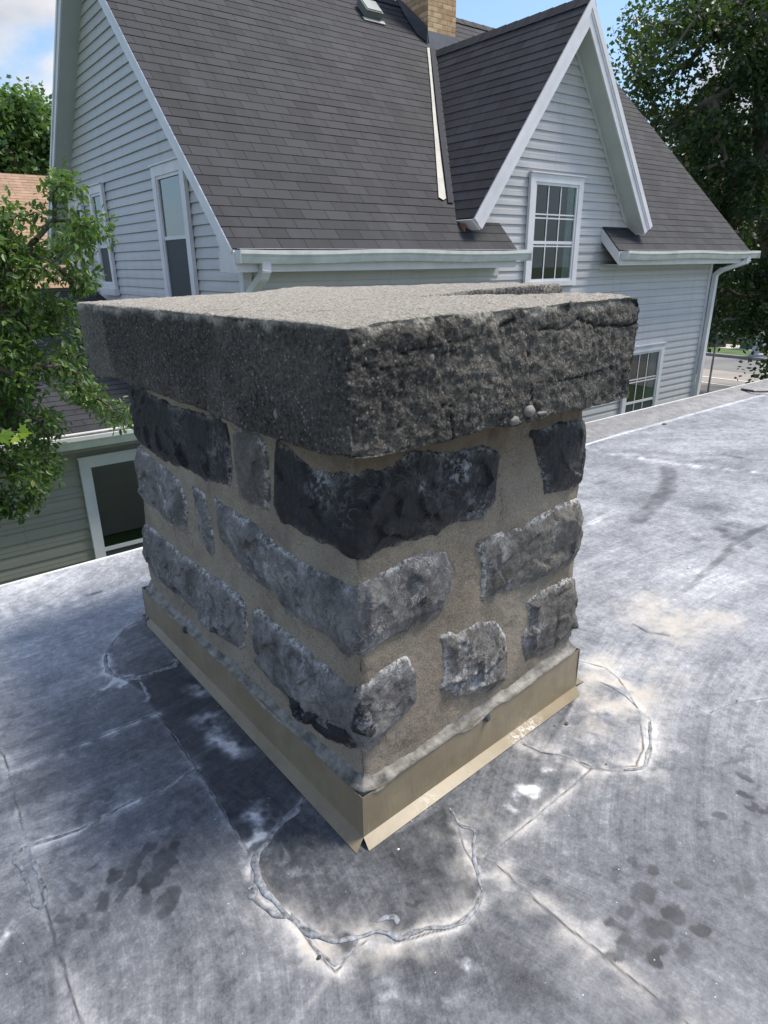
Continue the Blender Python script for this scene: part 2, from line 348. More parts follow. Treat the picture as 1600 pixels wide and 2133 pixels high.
def roof_mat():
    m,t,p=mat('roof membrane'); oc=objc(t)
    pa=N(t,'ShaderNodeAttribute'); pa.attribute_name='paint'; sp=N(t,'ShaderNodeSeparateColor'); lk(t,pa.outputs['Color'],sp.inputs[0])
    tone,dark,tan=sp.outputs[0],sp.outputs[1],sp.outputs[2]
    st=attr(t,'stroke','Vector'); s1=noise(t,st,1,7,.72)
    mp=N(t,'ShaderNodeMapping'); mp.inputs['Scale'].default_value=(3.3,1.6,1); lk(t,st,mp.inputs[0]); s2=noise(t,mp.outputs[0],1,5,.75)
    f1=noise(t,oc,16,12,.78); f2=noise(t,oc,48,9,.78); f3=noise(t,oc,170,4,.75)
    k=mth(t,'ADD',tone,rng(t,s1,.25,.75,-.07,.07)); k=mth(t,'ADD',k,rng(t,s2,.3,.7,-.06,.06))
    k=mth(t,'ADD',k,rng(t,f1,.35,.65,-.09,.09)); k=mth(t,'ADD',k,rng(t,f2,.38,.62,-.10,.10)); k=mth(t,'ADD',k,rng(t,f3,.36,.64,-.06,.06))
    cr_=N(t,'ShaderNodeValToRGB'); e_=cr_.color_ramp.elements; e_[0].position=0; e_[0].color=(.028,.031,.037,1); e_[1].position=1; e_[1].color=(.64,.645,.66,1)
    for p_,c_ in ((.25,(.074,.080,.092)),(.5,(.170,.178,.197)),(.75,(.345,.355,.38))):
        q=cr_.color_ramp.elements.new(p_); q.color=(*c_,1)
    lk(t,k,cr_.inputs[0]); c=cr_.outputs[0]
    c=mixc(t,mth(t,'MULTIPLY',tan,rng(t,f1,.3,.62,.2,1.)),c,(.50,.45,.385))
    c=mixc(t,mth(t,'MULTIPLY',dark,rng(t,f1,.25,.6,.75,1.)),c,(.026,.028,.033))
    vv=N(t,'ShaderNodeTexVoronoi'); S(vv,Scale=85,Randomness=1); lk(t,oc,vv.inputs['Vector'])
    c=mixc(t,mth(t,'MULTIPLY',rng(t,vv.outputs['Distance'],.07,.13,1,0),rng(t,N_sep(t,vv.outputs['Color']),.965,.97,0,.8)),c,(.8,.8,.82))
    lk(t,c,p.inputs['Base Color']); lk(t,rng(t,k,0,1,.40,.75),p.inputs['Roughness'])
    b=bump(t,p,f2,.35,.004); bump(t,p,s2,.2,.002,b); return m
M_roof=roof_mat()
M_bead=simple('lap sealant',(.22,.23,.25),.55,.75,70,0,.5,70)
# foliage
def leaf_mat(name,lo,hi,yel,trans=.35):
    m,t,p=mat(name); r=attr(t,'rnd')
    c=mixc(t,rng(t,r,0,.85),lo,hi); c=mixc(t,rng(t,r,.9,1),c,yel)
    lk(t,c,p.inputs['Base Color']); S(p,Roughness=.45)
    o=[n for n in t.nodes if n.type=='OUTPUT_MATERIAL'][0]
    tl=N(t,'ShaderNodeBsdfTranslucent'); lk(t,mixc(t,.5,c,(.25,.45,.05)),tl.inputs[0]); ms=N(t,'ShaderNodeMixShader'); ms.inputs[0].default_value=trans
    lk(t,p.outputs[0],ms.inputs[1]); lk(t,tl.outputs[0],ms.inputs[2]); lk(t,ms.outputs[0],o.inputs[0]); return m
M_leafA=leaf_mat('fruit tree leaves',(.035,.082,.020),(.105,.180,.045),(.26,.28,.07))
M_leafB=leaf_mat('maple leaves',(.010,.026,.010),(.030,.062,.018),(.11,.08,.025),.18)
M_leafC=leaf_mat('distant leaves',(.03,.075,.025),(.10,.18,.06),(.16,.2,.08))
M_leafY=leaf_mat('yellow green leaf',(.22,.36,.04),(.36,.48,.06),(.5,.4,.05),.4)
M_bark=simple('bark',(.10,.08,.06),.9,.35,14,0,.8,30)
M_barkg=simple('grey bark',(.17,.145,.12),.9,.35,6,0,.8,14)
M_grass=simple('lawn',(.07,.12,.03),.9,.35,2,0,.6,20)
M_asph=simple('parking asphalt',(.30,.27,.24),.9,.14,.6,0,.3,20)
M_street=simple('street asphalt',(.20,.195,.19),.9,.12,.5,0,.3,20)
M_conc=simple('pavement concrete',(.48,.44,.38),.85,.1,.8)
M_kerb=simple('kerb concrete',(.22,.22,.22),.85,.15,2)
M_line=simple('road paint',(.75,.75,.72),.7,.08,3)
M_metal=simple('galvanised steel',(.25,.26,.26),.45,.2,5,.4)

# ------------------------------------------------------------------ setting : ground and street
GZ=-3.0
def sheet(name,x0,x1,y0,y1,z,m,label=None):
    o=MB().bx(x0,x1,y0,y1,z-.3,z).build(name,m); tag(o,label,kind='structure'); return o
b=MB().poly([(-300,-300,GZ-.02),(400,-300,GZ-.02),(400,400,GZ-.02),(-300,400,GZ-.02)])
tag(b.build('lawn',M_grass),'green lawn around the buildings',kind='structure')
PX0=21.6
b=MB()
b.poly([(PX0,-40,GZ),(30.2,-40,GZ),(30.2,60,GZ),(PX0,60,GZ)])
tag(b.build('parking_lot',M_asph),'pale asphalt parking apron beyond the house',kind='structure')
b=MB().poly([(27.2,-40,GZ+.006),(30.95,-40,GZ+.006),(30.95,60,GZ+.006),(27.2,60,GZ+.006)])
tag(b.build('street',M_street),'grey asphalt street running past the trees',kind='structure')
tag(MB().bx(30.95,31.25,-40,60,GZ-.1,GZ+.13).build('kerb',M_kerb,bevel=.02),'grey concrete kerb along the street',kind='structure')
tag(MB().bx(31.25,33.2,-40,60,GZ-.1,GZ+.12).build('grass_verge',M_grass),'narrow grass verge behind the kerb',kind='structure')
tag(MB().bx(33.2,34.9,-40,60,GZ-.1,GZ+.14).build('pavement',M_conc),'pale concrete pavement behind the verge',kind='structure')
def stripe(p,q,label):
    a=G(*p,GZ);c=G(*q,GZ); d=(c-a)/np.linalg.norm(c-a); n=np.array([-d[1],d[0],0])*.06; a=a-d*1.2; z=np.array([0,0,.012])
    tag(MB().poly([a-n+z,c-n+z,c+n+z,a+n+z]).build('parking_line',M_line),label,kind='structure')
stripe((1452,783),(1560,796),'white parking line nearer the street')
stripe((1449,794),(1531,806),'white parking line nearer the lawn')

# ------------------------------------------------------------------ house
YW=6.5; XG=3.24; XR=12.66; YB=13.3; EAV=(6.15,1.336); RY,RZ=9.907,5.093
house=empty('house',(XG,YW,GZ)); tag(house,'white sided gabled house with steep charcoal shingle roof','house')
def lap(mb,O,u,v,n,u0,u1,v0,v1,course=.1143,depth=.021,clips=()):
    """lapped courses in plane O+u*a+v*b, leaning out at the bottom of each course"""
    O,u,v,n=[np.array(q,float) for q in (O,u,v,n)]
    bm=bmesh.new()
    k=0; z=v0
    def P(a,b_,d): return bm.verts.new(O+u*a+v*b_+n*d)
    while z<v1-1e-6:
        zt=min(z+course,v1)
        A=[P(u0,z,depth),P(u1,z,depth),P(u1,z+(zt-z)*.45,depth*.75),P(u0,z+(zt-z)*.45,depth*.75),P(u1,zt,0),P(u0,zt,0),P(u0,z,0),P(u1,z,0)]
        bm.faces.new((A[0],A[1],A[2],A[3])); bm.faces.new((A[3],A[2],A[4],A[5])); bm.faces.new((A[6],A[7],A[1],A[0]))
        z+=course
    for (co_,no) in clips:
        bmesh.ops.bisect_plane(bm,geom=bm.verts[:]+bm.edges[:]+bm.faces[:],plane_co=co_,plane_no=no,clear_outer=True)
    bm.verts.index_update()
    base=len(mb.V); 
    bm.verts.ensure_lookup_table()
    for vv in bm.verts: mb.V.append(tuple(vv.co)); mb.UV.append((0,0))
    bm.verts.index_update()
    for f in bm.faces: mb.F.append(tuple(base+q.index for q in f.verts))
    bm.free()
    return mb
X_,Y_,Z_=(1,0,0),(0,1,0),(0,0,1)
# front wall (with dormer gable), flush in one plane
DX,DZ=8.13,4.275; DSL=1.335
zb=-2.9
b=MB(); lap(b,(0,YW,0),X_,Z_,(0,-1,0),XG,XR,zb+.09,1.32)
c1=((DX,YW,DZ-.12),(DSL,0,1)); c2=((DX,YW,DZ-.12),(-DSL,0,1))
lap(b,(0,YW,0),X_,Z_,(0,-1,0),6.2,10.1,1.32-.0,4.3,clips=(c1,c2))
b.poly([(XG,YW+.002,zb),(XR,YW+.002,zb),(XR,YW+.002,1.32),(XG,YW+.002,1.32)])
b.build('front_wall',M_side,house)
# left gable wall
fr=((XG,6.15,1.336-.14),(0,-1,1)); bk=((XG,13.66,1.336-.14),(0,1,1))
b=MB(); lap(b,(XG,0,0),Y_,Z_,(-1,0,0),YW,YB,zb+.05,5.2,clips=(fr,bk))
b.poly([(XG+.002,YW,zb),(XG+.002,YB,zb),(XG+.002,YB,1.5),(XG+.002,RY,RZ-.15),(XG+.002,YW,1.5)])
b.build('gable_wall',M_side,house)
b=MB(); lap(b,(XR,0,0),Y_,Z_,(1,0,0),YW,YB,zb,5.2,clips=(fr,bk)); b.poly([(XR-.003,YW,zb),(XR-.003,YB,zb),(XR-.003,YB,1.5),(XR-.003,RY,RZ-.15),(XR-.003,YW,1.5)])
b.build('side_wall',M_side,house)
MB().bx(XG+.03,XR-.03,YB-.05,YB,zb,1.4).build('back_wall',M_side,house)
# corner posts
MB().bx(XG-.022,XG+.07,YW-.022,YW+.07,zb,1.19).build('corner_post',M_white,house)
MB().bx(XR-.07,XR+.022,YW-.022,YW+.07,zb,1.19).build('corner_post',M_white,house)
# roofs
def roof_sheet(mb,O,u,v,n,u0,u1,v1,course=.14,v0=0.,clips=(),uoff=0):
    O,u,v,n=[np.array(q,float) for q in (O,u,v,n)]
    rg=random.Random(3); k=int(v0/course)
    nseg=max(1,int((u1-u0)/.6)); us=np.linspace(u0,u1,nseg+1)
    z=k*course
    while z<v1-1e-6:
        zt=min(z+course,v1); zs=max(z,v0)
        wob=[rg.uniform(-.003,.003) for _ in us]; wh=[.0045+rg.uniform(-.0015,.002) for _ in us]
        for i in range(nseg):
            a,c=us[i],us[i+1]
            P=lambda q,b_,d: O+u*q+v*b_+n*d
            f0=[P(a,zs+wob[i],wh[i]),P(c,zs+wob[i+1],wh[i+1]),P(c,zt+.01,0),P(a,zt+.01,0)]
            mb.poly(f0,[(a+uoff,zs+.002),(c+uoff,zs+.002),(c+uoff,zt-.002),(a+uoff,zt-.002)])
            f1=[P(a,zs+wob[i],-.004),P(c,zs+wob[i+1],-.004),f0[1],f0[0]]
            mb.poly(f1,[(a,z)]*4)
        z+=course
    return mb
sv=np.array([0,1,1])/2**.5; sn=np.array([0,-1,1])/2**.5; LS=(RY-6.15)*2**.5
NL=6.95; NR=9.2
b=MB(); O=(0,6.15,1.336)
roof_sheet(b,O,X_,sv,sn,2.97,NL,LS); roof_sheet(b,O,X_,sv,sn,NR,13.30,LS); roof_sheet(b,O,X_,sv,sn,NL,NR,LS,v0=.56)
sb=np.array([0,-1,1])/2**.5; nb=np.array([0,1,1])/2**.5
roof_sheet(b,(0,13.664,1.336),X_,sb,nb,2.97,13.3,LS)
# dormer planes
dl=math.hypot(1,DSL)
for sx in (-1,1):
    v=np.array([-sx,0,DSL])/dl; n=np.array([sx*DSL,0,1])/dl; L=1.93*dl
    Ob=np.array([DX+sx*1.93,6.2,DZ-1.93*DSL])
    roof_sheet(b,Ob,(0,1,0),v,n,0,2.92,L,uoff=.1)
# ridge caps
for (p,q) in (((2.97,RY),(13.3,RY)),):
    for i in range(40):
        x0=2.97+i*(13.3-2.97)/40; x1=x0+(13.3-2.97)/40+.05
        for s_ in (-1,1): b.poly([(x0,RY,RZ+.022),(x1,RY,RZ+.014),(x1,RY+s_*.12,RZ-.098),(x0,RY+s_*.12,RZ-.09)],[(x0,0),(x1,0),(x1,.12),(x0,.12)])
for i in range(14):
    y0=6.2+i*.205; y1=y0+.24
    for s_ in (-1,1): b.poly([(DX,y0,DZ+.022),(DX,y1,DZ+.014),(DX+s_*.1,y1,DZ-.115),(DX+s_*.1,y0,DZ-.105)],[(y0,0),(y1,0),(y1,.12),(y0,.12)])
# roof deck underside / solid thickness
roof=b.build('roof',M_sh,house,uv=True)
dk=MB()
def deck(X0,X1,Y0): dk.box((X0,Y0,1.336+(Y0-6.15)-.012),(X1-X0,0,0),(0,RY-Y0,RY-Y0),(0,.05,-.05))
deck(2.985,NL-.02,6.16); deck(NR+.02,13.285,6.16); deck(NL-.02,NR+.02,6.56)
dk.box((2.985,13.65,1.324),(10.3,0,0),(0,-(RY-6.16),(RY-6.16)),(0,-.05,-.05))
for sx in (-1,1):
    dk.box((DX+sx*1.92,6.21,DZ-1.92*DSL-.012),(0,2.8,0),(-sx*1.92,0,1.92*DSL),(sx*-.03,0,-.04))
dk.build('roof_deck',M_dark,house)
# rake boards + soffits of the left gable
def rake(X0,X1,h=.13):
    """board on plane X0 along both slopes, soffit between X0 and X1"""
    s_=1 if X1>X0 else -1
    mb=MB(); so_=MB()
    for (yb,sg) in ((6.15,1),(13.664,-1)):
        e=np.array([0,sg*(RY-6.15),RY-6.15]); dn=np.array([0,sg*.5,-.5])*h*1.41
        a=np.array([X0-s_*.0,yb,1.336-.012])
        mb.box(a,(s_*.022,0,0),e,dn)
        mb.box(a-np.array([s_*.014,0,.0]),(s_*.014,0,0),e,dn*.34)
        so_.box(a+dn*.93+np.array([s_*.024,0,0]),((X1-X0)-s_*.024,0,0),e,(0,sg*.008,-.008))
    mb.build('rake_board',M_white,house); so_.build('soffit',M_soff,house)
rake(2.975,XG+.0,.15); rake(13.295,XR,.15)
# dormer rake boards and soffit, mitred at the peak
def rakepoly(mb,sx,h0,h1,y0,y1,run=1.93,run0=0.,ax='x'):
    """slab between depths h0,h1 under the dormer slope, from the centre line out to run"""
    def P(x,h): return (DX+sx*x,DZ-.012-x*DSL-h)
    v0_,v1_=h0*dl,h1*dl
    e0=np.array([sx*run,-run*DSL]); dn_=np.array([-sx*DSL,-1.])/dl
    top=np.array([DX,DZ-.012]); 
    q=[(DX+sx*run0,top[1]-run0*DSL-v0_),(top[0]+e0[0]+dn_[0]*h0,top[1]+e0[1]+dn_[1]*h0),(top[0]+e0[0]+dn_[0]*h1,top[1]+e0[1]+dn_[1]*h1),(DX+sx*run0,top[1]-run0*DSL-v1_)]
    F=[(a_[0],y0,a_[1]) for a_ in q]; B=[(a_[0],y1,a_[1]) for a_ in q]
    mb.poly(F); mb.poly(B[::-1])
    for k in range(4): l=(k+1)%4; mb.poly([F[k],B[k],B[l],F[l]])
for sx in (-1,1):
    mb=MB(); rakepoly(mb,sx,0,.19,6.205,6.227); rakepoly(mb,sx,0,.075,6.187,6.2045); rakepoly(mb,sx,.0752,.105,6.196,6.2045)
    e=np.array([sx*1.93,0,-1.93*DSL]); dn=np.array([-sx*DSL,0,-1.])/dl
    q=np.array([DX,6.229,DZ-.012])+e; mb.box(q,(0,.26,0),dn*.19,(sx*.02,0,-.01))
    mb.build('dormer_rake',M_white,house)
    so_=MB(); rakepoly(so_,sx,.17,.18,6.229,YW-.015); so_.build('dormer_soffit',M_soff,house)
    fz=MB(); rakepoly(fz,sx,.182,.23,YW-.030,YW-.014,run=1.80); fz.build('gable_trim',M_soff,house)
# exposed wood at the left rake end
MB().bx(DX-1.93-.01,DX-1.93+.02,6.36,6.46,DZ-1.93*DSL-.15,DZ-1.93*DSL-.06).build('wood_block',simple('weathered wood',(.22,.09,.06),.8,.3,30),house)
# returns of the lower roof at the dormer notch
for X0,s_ in ((NL,-1),(NR,1)):
    mb=MB(); mb.box((X0,6.15,1.31),(s_*.02,0,0),(0,YW-6.15,YW-6.15),(0,0,-.17)); mb.build('rake_return',M_white,house)
# fascia, gutter, eave soffit
def gutter(X0,X1,name='gutter',z=1.325,y=6.14,par=house,mtl=None):
    pr=[(0,0,0),(0,-.015,.0),(0,-.10,.0),(0,-.118,-.005),(0,-.118,-.03),(0,-.098,-.055),(0,-.088,-.085),(0,-.075,-.118),(0,0,-.118),(0,0,-.006),(0,-.008,-.006),(0,-.008,-.11),(0,-.070,-.11),(0,-.082,-.085),(0,-.092,-.055),(0,-.108,-.03),(0,-.108,-.007),(0,-.09,-.007),(0,-.09,-.012),(0,-.016,-.03),(0,-.016,-.004)]
    pr=[(0,0,0),(0,-.008,0),(0,-.008,-.108),(0,-.070,-.108),(0,-.082,-.082),(0,-.092,-.055),(0,-.110,-.03),(0,-.110,-.008),(0,-.096,-.008),(0,-.096,.002),(0,-.12,.002),(0,-.12,-.034),(0,-.102,-.058),(0,-.092,-.085),(0,-.078,-.118),(0,0,-.118)]
    mb=MB(); n=8; rg=random.Random(5)
    xs=np.linspace(X0,X1,n+1); zz=[z+.010*math.sin(i*1.3+X0) for i in range(n+1)]
    for i in range(n):
        mb.extrude(pr,(xs[i],y,zz[i]),(xs[i+1],y,zz[i+1]),caps=False)
    for X in (X0,X1): mb.bx(X-.002,X+.002,y-.12,y,z-.12,z)
    o=mb.build(name,mtl or M_gut,par)
    MB().bx(X0+.02,X1-.02,y-.012-.06,y-.012,z+.010,z+.014).build('gutter_strap',M_gut,par)
    return o
gutter(2.985,NL+.14); gutter(NR+.05,13.45)
for X0,X1 in ((2.998,NL-.02),(NR+.03,13.29)): MB().bx(X0,X1,6.145,6.165,1.325-.20,1.325).build('fascia',M_white,house)
for X0,X1 in ((XG+.005,NL-.03),(NR+.04,13.28)): MB().bx(X0,X1,6.167,YW-.016,1.13,1.14).build('eave_soffit',M_soff,house)
mb=MB(); F=[(2.972,6.13,1.30),(2.972,6.13,1.12),(2.972,6.30,1.12),(2.972,6.50,1.44),(2.972,6.30,1.455)]; B=[(2.997,*p[1:]) for p in F]
mb.poly(F); mb.poly(B[::-1])
for k in range(5): mb.poly([F[k],B[k],B[(k+1)%5],F[(k+1)%5]])
mb.build('rake_end',M_white,house)
# boxed rake ends under left gable eave
MB().bx(2.975,XG,6.167,YW-.02,1.128,1.32).build('eave_return',M_white,house)
# dark shaded belt is only the real overhang shadow; frieze board below soffit
MB().bx(XG+.1,NL+.02,YW-.030,YW-.016,1.02,1.128).build('frieze_board',M_side,house); MB().bx(NR+.02,XR-.08,YW-.030,YW-.016,1.06,1.128).build('frieze_board',M_side,house)
# downpipes
def pipe(name,pts,w_=.095,d=.07,par=house,m=None):
    mb=MB(); pts=[np.array(p,float) for p in pts]
    for a,c in zip(pts[:-1],pts[1:]):
        t=(c-a)/np.linalg.norm(c-a); s_=np.array([1,0,0]) if abs(t[0])<.7 else np.array([0,1,0]); s_=s_-t*(s_@t); s_/=np.linalg.norm(s_); q=np.cross(t,s_)
        mb.box(a-s_*w_/2-q*d/2-t*.02,s_*w_,q*d,t*(np.linalg.norm(c-a)+.04))
        for k in (-.22,.22): mb.box(a+s_*(k*w_-.004)-q*(d/2+.004),s_*.008,q*.004,c-a)
    return mb.build(name,m or M_white,par,bevel=.006)
a=on(552,540,1,6.09)[0]
pipe('downpipe',[(a,6.09,1.22),(a,6.10,1.14),(a-.005,6.15,1.08),(a-.015,6.38,.93),(a-.02,6.43,.86),(a-.02,6.44,zb)])
pipe('downpipe',[(13.1,6.08,1.22),(13.08,6.09,1.14),(12.78,6.37,1.0),(12.71,6.42,.93),(12.70,6.43,zb)])
# valley flashing on the main plane (white metal) and dark strip on the dormer side
def strip(mb,pl,pts,lift): mb.poly([onplane(x,y,*pl)+np.array([0,0,lift]) for x,y in pts])
mp_=((0,6.15,1.336),(0,-1,1)); dp_=((DX-1.93,6.2,DZ-1.93*DSL),(-DSL,0,1))
mb=MB(); strip(mb,mp_,[(890,104),(895,104),(902,180),(910,260),(919,340),(929,418),(924,422),(914,416),(906,300),(897,180)],.03); mb.build('valley_flashing',M_valley,house)
mb=MB(); strip(mb,mp_,[(896.5,104),(905,104),(916,200),(928,300),(940,400),(946,428),(934,428),(923,340),(913,260),(905,180)],.034); mb.build('valley_edge',simple('blue black metal',(.016,.019,.032),.85,.15,6),house)
# roof vent
v0=onroof(768,30); ut=np.array([1,0,0])
rv=MB(); rv.box(v0+sn*.02-ut*.16-sv*.13,ut*.31,sv*.28,sn*.10); o=rv.build('roof_vent',simple('vent plastic',(.16,.18,.17),.5,.15,9),house,bevel=.015)
rv=MB(); rv.box(v0+sn*.012-ut*.20-sv*.21,ut*.40,sv*.07,sn*.012); rv.build('vent_flange',M_valley,o)
rv=MB(); rv.box(v0+sn*.122-ut*.14-sv*.11,ut*.27,sv*.24,sn*.010); rv.build('vent_lid',simple('vent lid',(.24,.27,.26),.5,.1,9),o,bevel=.008)
# brick chimney
cb=onroof(889,88); 
cx0=cb[0]; cy0=cb[1]-.02
pR=on(949,60,1,cy0)[0]
def brickbox(mb,x0,x1,y0,y1,z0,z1):
    for (a,c,u) in (((x0,y0),(x1,y0),0),((x1,y0),(x1,y1),.1),((x1,y1),(x0,y1),0),((x0,y1),(x0,y0),.1)):
        L=math.hypot(c[0]-a[0],c[1]-a[1]); mb.poly([(a[0],a[1],z0),(c[0],c[1],z0),(c[0],c[1],z1),(a[0],a[1],z1)],[(u,z0),(u+L,z0),(u+L,z1),(u,z1)])
    mb.poly([(x0,y0,z1),(x1,y0,z1),(x1,y1,z1),(x0,y1,z1)])
zc0=on(920,72,1,cy0)[2]
b=MB(); brickbox(b,cx0,pR,cy0,cy0+.62,zc0,6.2); bc=b.build('brick_chimney',M_brick,house,uv=True)
MB().bx(cx0-.03,pR+.03,cy0-.03,cy0+.66,zc0-.75,zc0+.0).build('chimney_flashing',simple('grey flashing',(.16,.16,.18),.5,.15,9),bc)
MB().bx(cx0-.05,pR+.05,cy0-.05,cy0+.67,6.2,6.3).build('chimney_crown',M_conc,bc,bevel=.01)
mb=MB(); P=[onroof(*p)+sn*.02 for p in ((893,94),(868,74),(842,34),(818,-14),(850,-40))]
top=[(cx0-.035,cy0+.64,4.95),(cx0-.035,cy0-.03,zc0+.05)]
mb.poly([P[0],P[1],P[2],top[1]]); mb.poly([P[2],P[3],P[4],top[0],top[1]]); mb.build('chimney_saddle',M_dark,bc)

# windows -----------------------------------------------------------
def window(par,O,u,n,w_,h,cols=0,rail=.5,trim=.085,hrows=(),curtain=None,screen=True,sill=False,interior=True,glass=None):
    """O lower-left outer corner on the wall, u along the wall, n outwards"""
    O,u,n=[np.array(q,float) for q in (O,u,n)]; z=np.array([0,0,1.])
    mb=MB()
    d=.045
    def bar(a0,a1,z0,z1,n0,n1): mb.box(O+u*a0+z*z0+n*n0,u*(a1-a0),z*(z1-z0),n*(n1-n0))
    bar(0,trim,0,h,0,d); bar(w_-trim,w_,0,h,0,d); bar(trim,w_-trim,h-trim,h,0,d); bar(trim,w_-trim,0,trim*.7,0,d)
    bar(-.012,w_+.012,h+.001,h+.018,0,d+.02)
    i0,i1,j0,j1=trim,w_-trim,trim*.7,h-trim
    bar(i0,i0+.035,j0,j1,-.02,d-.012); bar(i1-.035,i1,j0,j1,-.02,d-.012); bar(i0+.035,i1-.035,j1-.035,j1,-.02,d-.012); bar(i0+.035,i1-.035,j0,j0+.03,-.02,d-.012)
    win=mb.build('window',M_white,par,bevel=.003)
    a0,a1,b0,b1=i0+.035,i1-.035,j0+.03,j1-.035
    zr=b0+(b1-b0)*rail
    mb=MB(); bar(a0,a1,zr-.02,zr+.02,-.01,.024); mb.build('meeting_rail',M_white,win)
    mb=MB(); q=O+u*a0+z*b0+n*.012; mb.poly([q,q+u*(a1-a0),q+u*(a1-a0)+z*(b1-b0),q+z*(b1-b0)] if np.cross(u,z)@n>0 else [q,q+z*(b1-b0),q+u*(a1-a0)+z*(b1-b0),q+u*(a1-a0)]); mb.build('pane',glass or M_glass,win,uv=True)
    if cols or hrows:
        mb=MB()
        for k in range(1,cols):
            x=a0+(a1-a0)*k/cols*.92; bar(x-.009,x+.009,b0,b1,.0155,.022)
        for r in hrows: bar(a0,a1,b0+(b1-b0)*r-.009,b0+(b1-b0)*r+.009,.0156,.0225)
        mb.build('grille',M_white,win)
    if screen:
        mb=MB(); mb.box(O+u*a0+z*b0+n*.013,u*(a1-a0),z*(zr-b0-.02),n*.0015); mb.build('screen',M_screen,win)
    if interior:
        mb=MB(); mb.box(O+u*(a0-.02)+z*(b0-.02)+n*.0005,u*(a1-a0+.04),z*(b1-b0+.04),n*.003)
        mb.build('room_backing',M_room,win)  # added dark sheet; its colour stands in for the unlit room's shade
    if curtain:
        mb=MB(); s0,s1=curtain; k=10
        for i in range(k):
            x0=a0+(a1-a0)*(s0+(s1-s0)*i/k); x1=a0+(a1-a0)*(s0+(s1-s0)*(i+1)/k); dn=.0045 if i%2 else .0105; dn2=.0105 if i%2 else .0045
            mb.poly([O+u*x0+z*b0+n*dn,O+u*x1+z*b0+n*dn2,O+u*x1+z*b1+n*dn2,O+u*x0+z*b1+n*dn])
        mb.build('curtain',M_curt,win)
    if sill:
        mb=MB(); mb.box(O-u*.02-z*.09,u*(w_+.04),z*.088,n*.07); mb.build('sill',M_white,win)
    return win
FWY=YW-.023
window(house,(7.47,FWY,.86),X_,(0,-1,0),1.13,1.43,3,.40,.10,(.36,.66,.70),curtain=(.80,1.0),screen=False)
window(house,(10.20,FWY,-1.62),X_,(0,-1,0),1.14,1.43,3,.30,.10,(.60,.64),curtain=(.7,1.0),screen=True)
GX=XG-.023
def gw(y0,y1,z0,z1,**k): window(house,(GX,y1,z0),(0,-1,0),(-1,0,0),y1-y0,z1-z0,glass=M_glass2,**k)
gw(7.62,8.58,.70,2.28,rail=.52,trim=.11)
gw(10.58,11.26,.87,2.28,rail=.42,trim=.10,sill=True)
gw(11.74,12.46,.55,2.16,rail=.46,trim=.10,sill=True)

# one-storey addition on the left -------------------------------------
add=empty('house_addition',(1,6.8,GZ)); tag(add,'low grey sided addition with dark sash window left of the chimney','building')
AY=6.8
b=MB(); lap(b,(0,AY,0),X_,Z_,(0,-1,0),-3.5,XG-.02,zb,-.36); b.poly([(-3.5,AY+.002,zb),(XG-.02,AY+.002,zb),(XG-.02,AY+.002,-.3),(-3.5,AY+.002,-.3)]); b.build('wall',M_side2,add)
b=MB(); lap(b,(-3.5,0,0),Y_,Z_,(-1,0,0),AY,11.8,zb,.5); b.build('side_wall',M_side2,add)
s2=.20; sv2=np.array([0,1,s2])/math.hypot(1,s2); sn2=np.array([0,-s2,1])/math.hypot(1,s2)
b=MB(); roof_sheet(b,(0,6.5,-.255),X_,sv2,sn2,-3.8,XG-.02,5.6)
b.build('roof',M_sh,add,uv=True)
MB().box((-3.78,6.51,-.268),(7.0,0,0),(0,5.4,5.4*s2),(0,0,-.05)).build('roof_deck',M_dark,add)
gutter(-3.8,XG-.03,z=-.265,y=6.49,par=add)
MB().bx(-3.78,XG-.04,6.492,6.51,-.44,-.30).build('fascia',M_side2,add)
MB().bx(-3.78,XG-.04,6.512,AY-.015,-.40,-.39).build('soffit',M_side2,add)
window(add,(1.425,AY-.023,-2.15),X_,(0,-1,0),1.3,1.58,0,.36,.07,screen=True,glass=M_glass2)

# ------------------------------------------------------------------ flat roof building (the one we stand on)
fb=empty('flat_roof_building',(0,0,GZ)); tag(fb,'flat roofed building covered in chalky grey membrane','building')
def axis(lo,a,b_,hi,fine,gr=1.18,mx=.12):
    xs=list(np.arange(a,b_,fine)); s_=fine; x=xs[-1]
    while x<hi: s_=min(s_*gr,mx); x+=s_; xs.append(x)
    s_=fine; x=a; L=[]
    while x>lo: s_=min(s_*gr,mx); x-=s_; L.append(x)
    return np.array(L[::-1]+xs)
def edgeY(x): return .978*np.interp(x,[-6,.2,.8,4.2,5.8,20],[2.74,2.81,2.83,3.05,3.06,3.08])
xs=axis(-2.5,.0,1.95,16,.0036,1.12,.05); vs=axis(-1.6,.32,2.05,3.4,.0036,1.12,.03)
gx,gy=np.meshgrid(xs,vs,indexing='ij')
ymax=vs[-1]; ye=edgeY(gx); gy=np.where(gy>2.05,2.05+(gy-2.05)*(ye-2.05)/(ymax-2.05),gy)
hz=np.zeros_like(gx); tan=np.zeros_like(gx); edge_dark=np.zeros_like(gx)
F2=fbm(gx*2.2,gy*2.2,11.,3); F9=fbm(gx*9,gy*9,12.,4); F30=fbm(gx*30,gy*30,13.,4)
def pg(pts): return [G(x,y) for x,y in pts]
def near(P,r):
    P=np.array([p[:2] for p in P]); return (gx>P[:,0].min()-r)&(gx<P[:,0].max()+r)&(gy>P[:,1].min()-r)&(gy<P[:,1].max()+r)
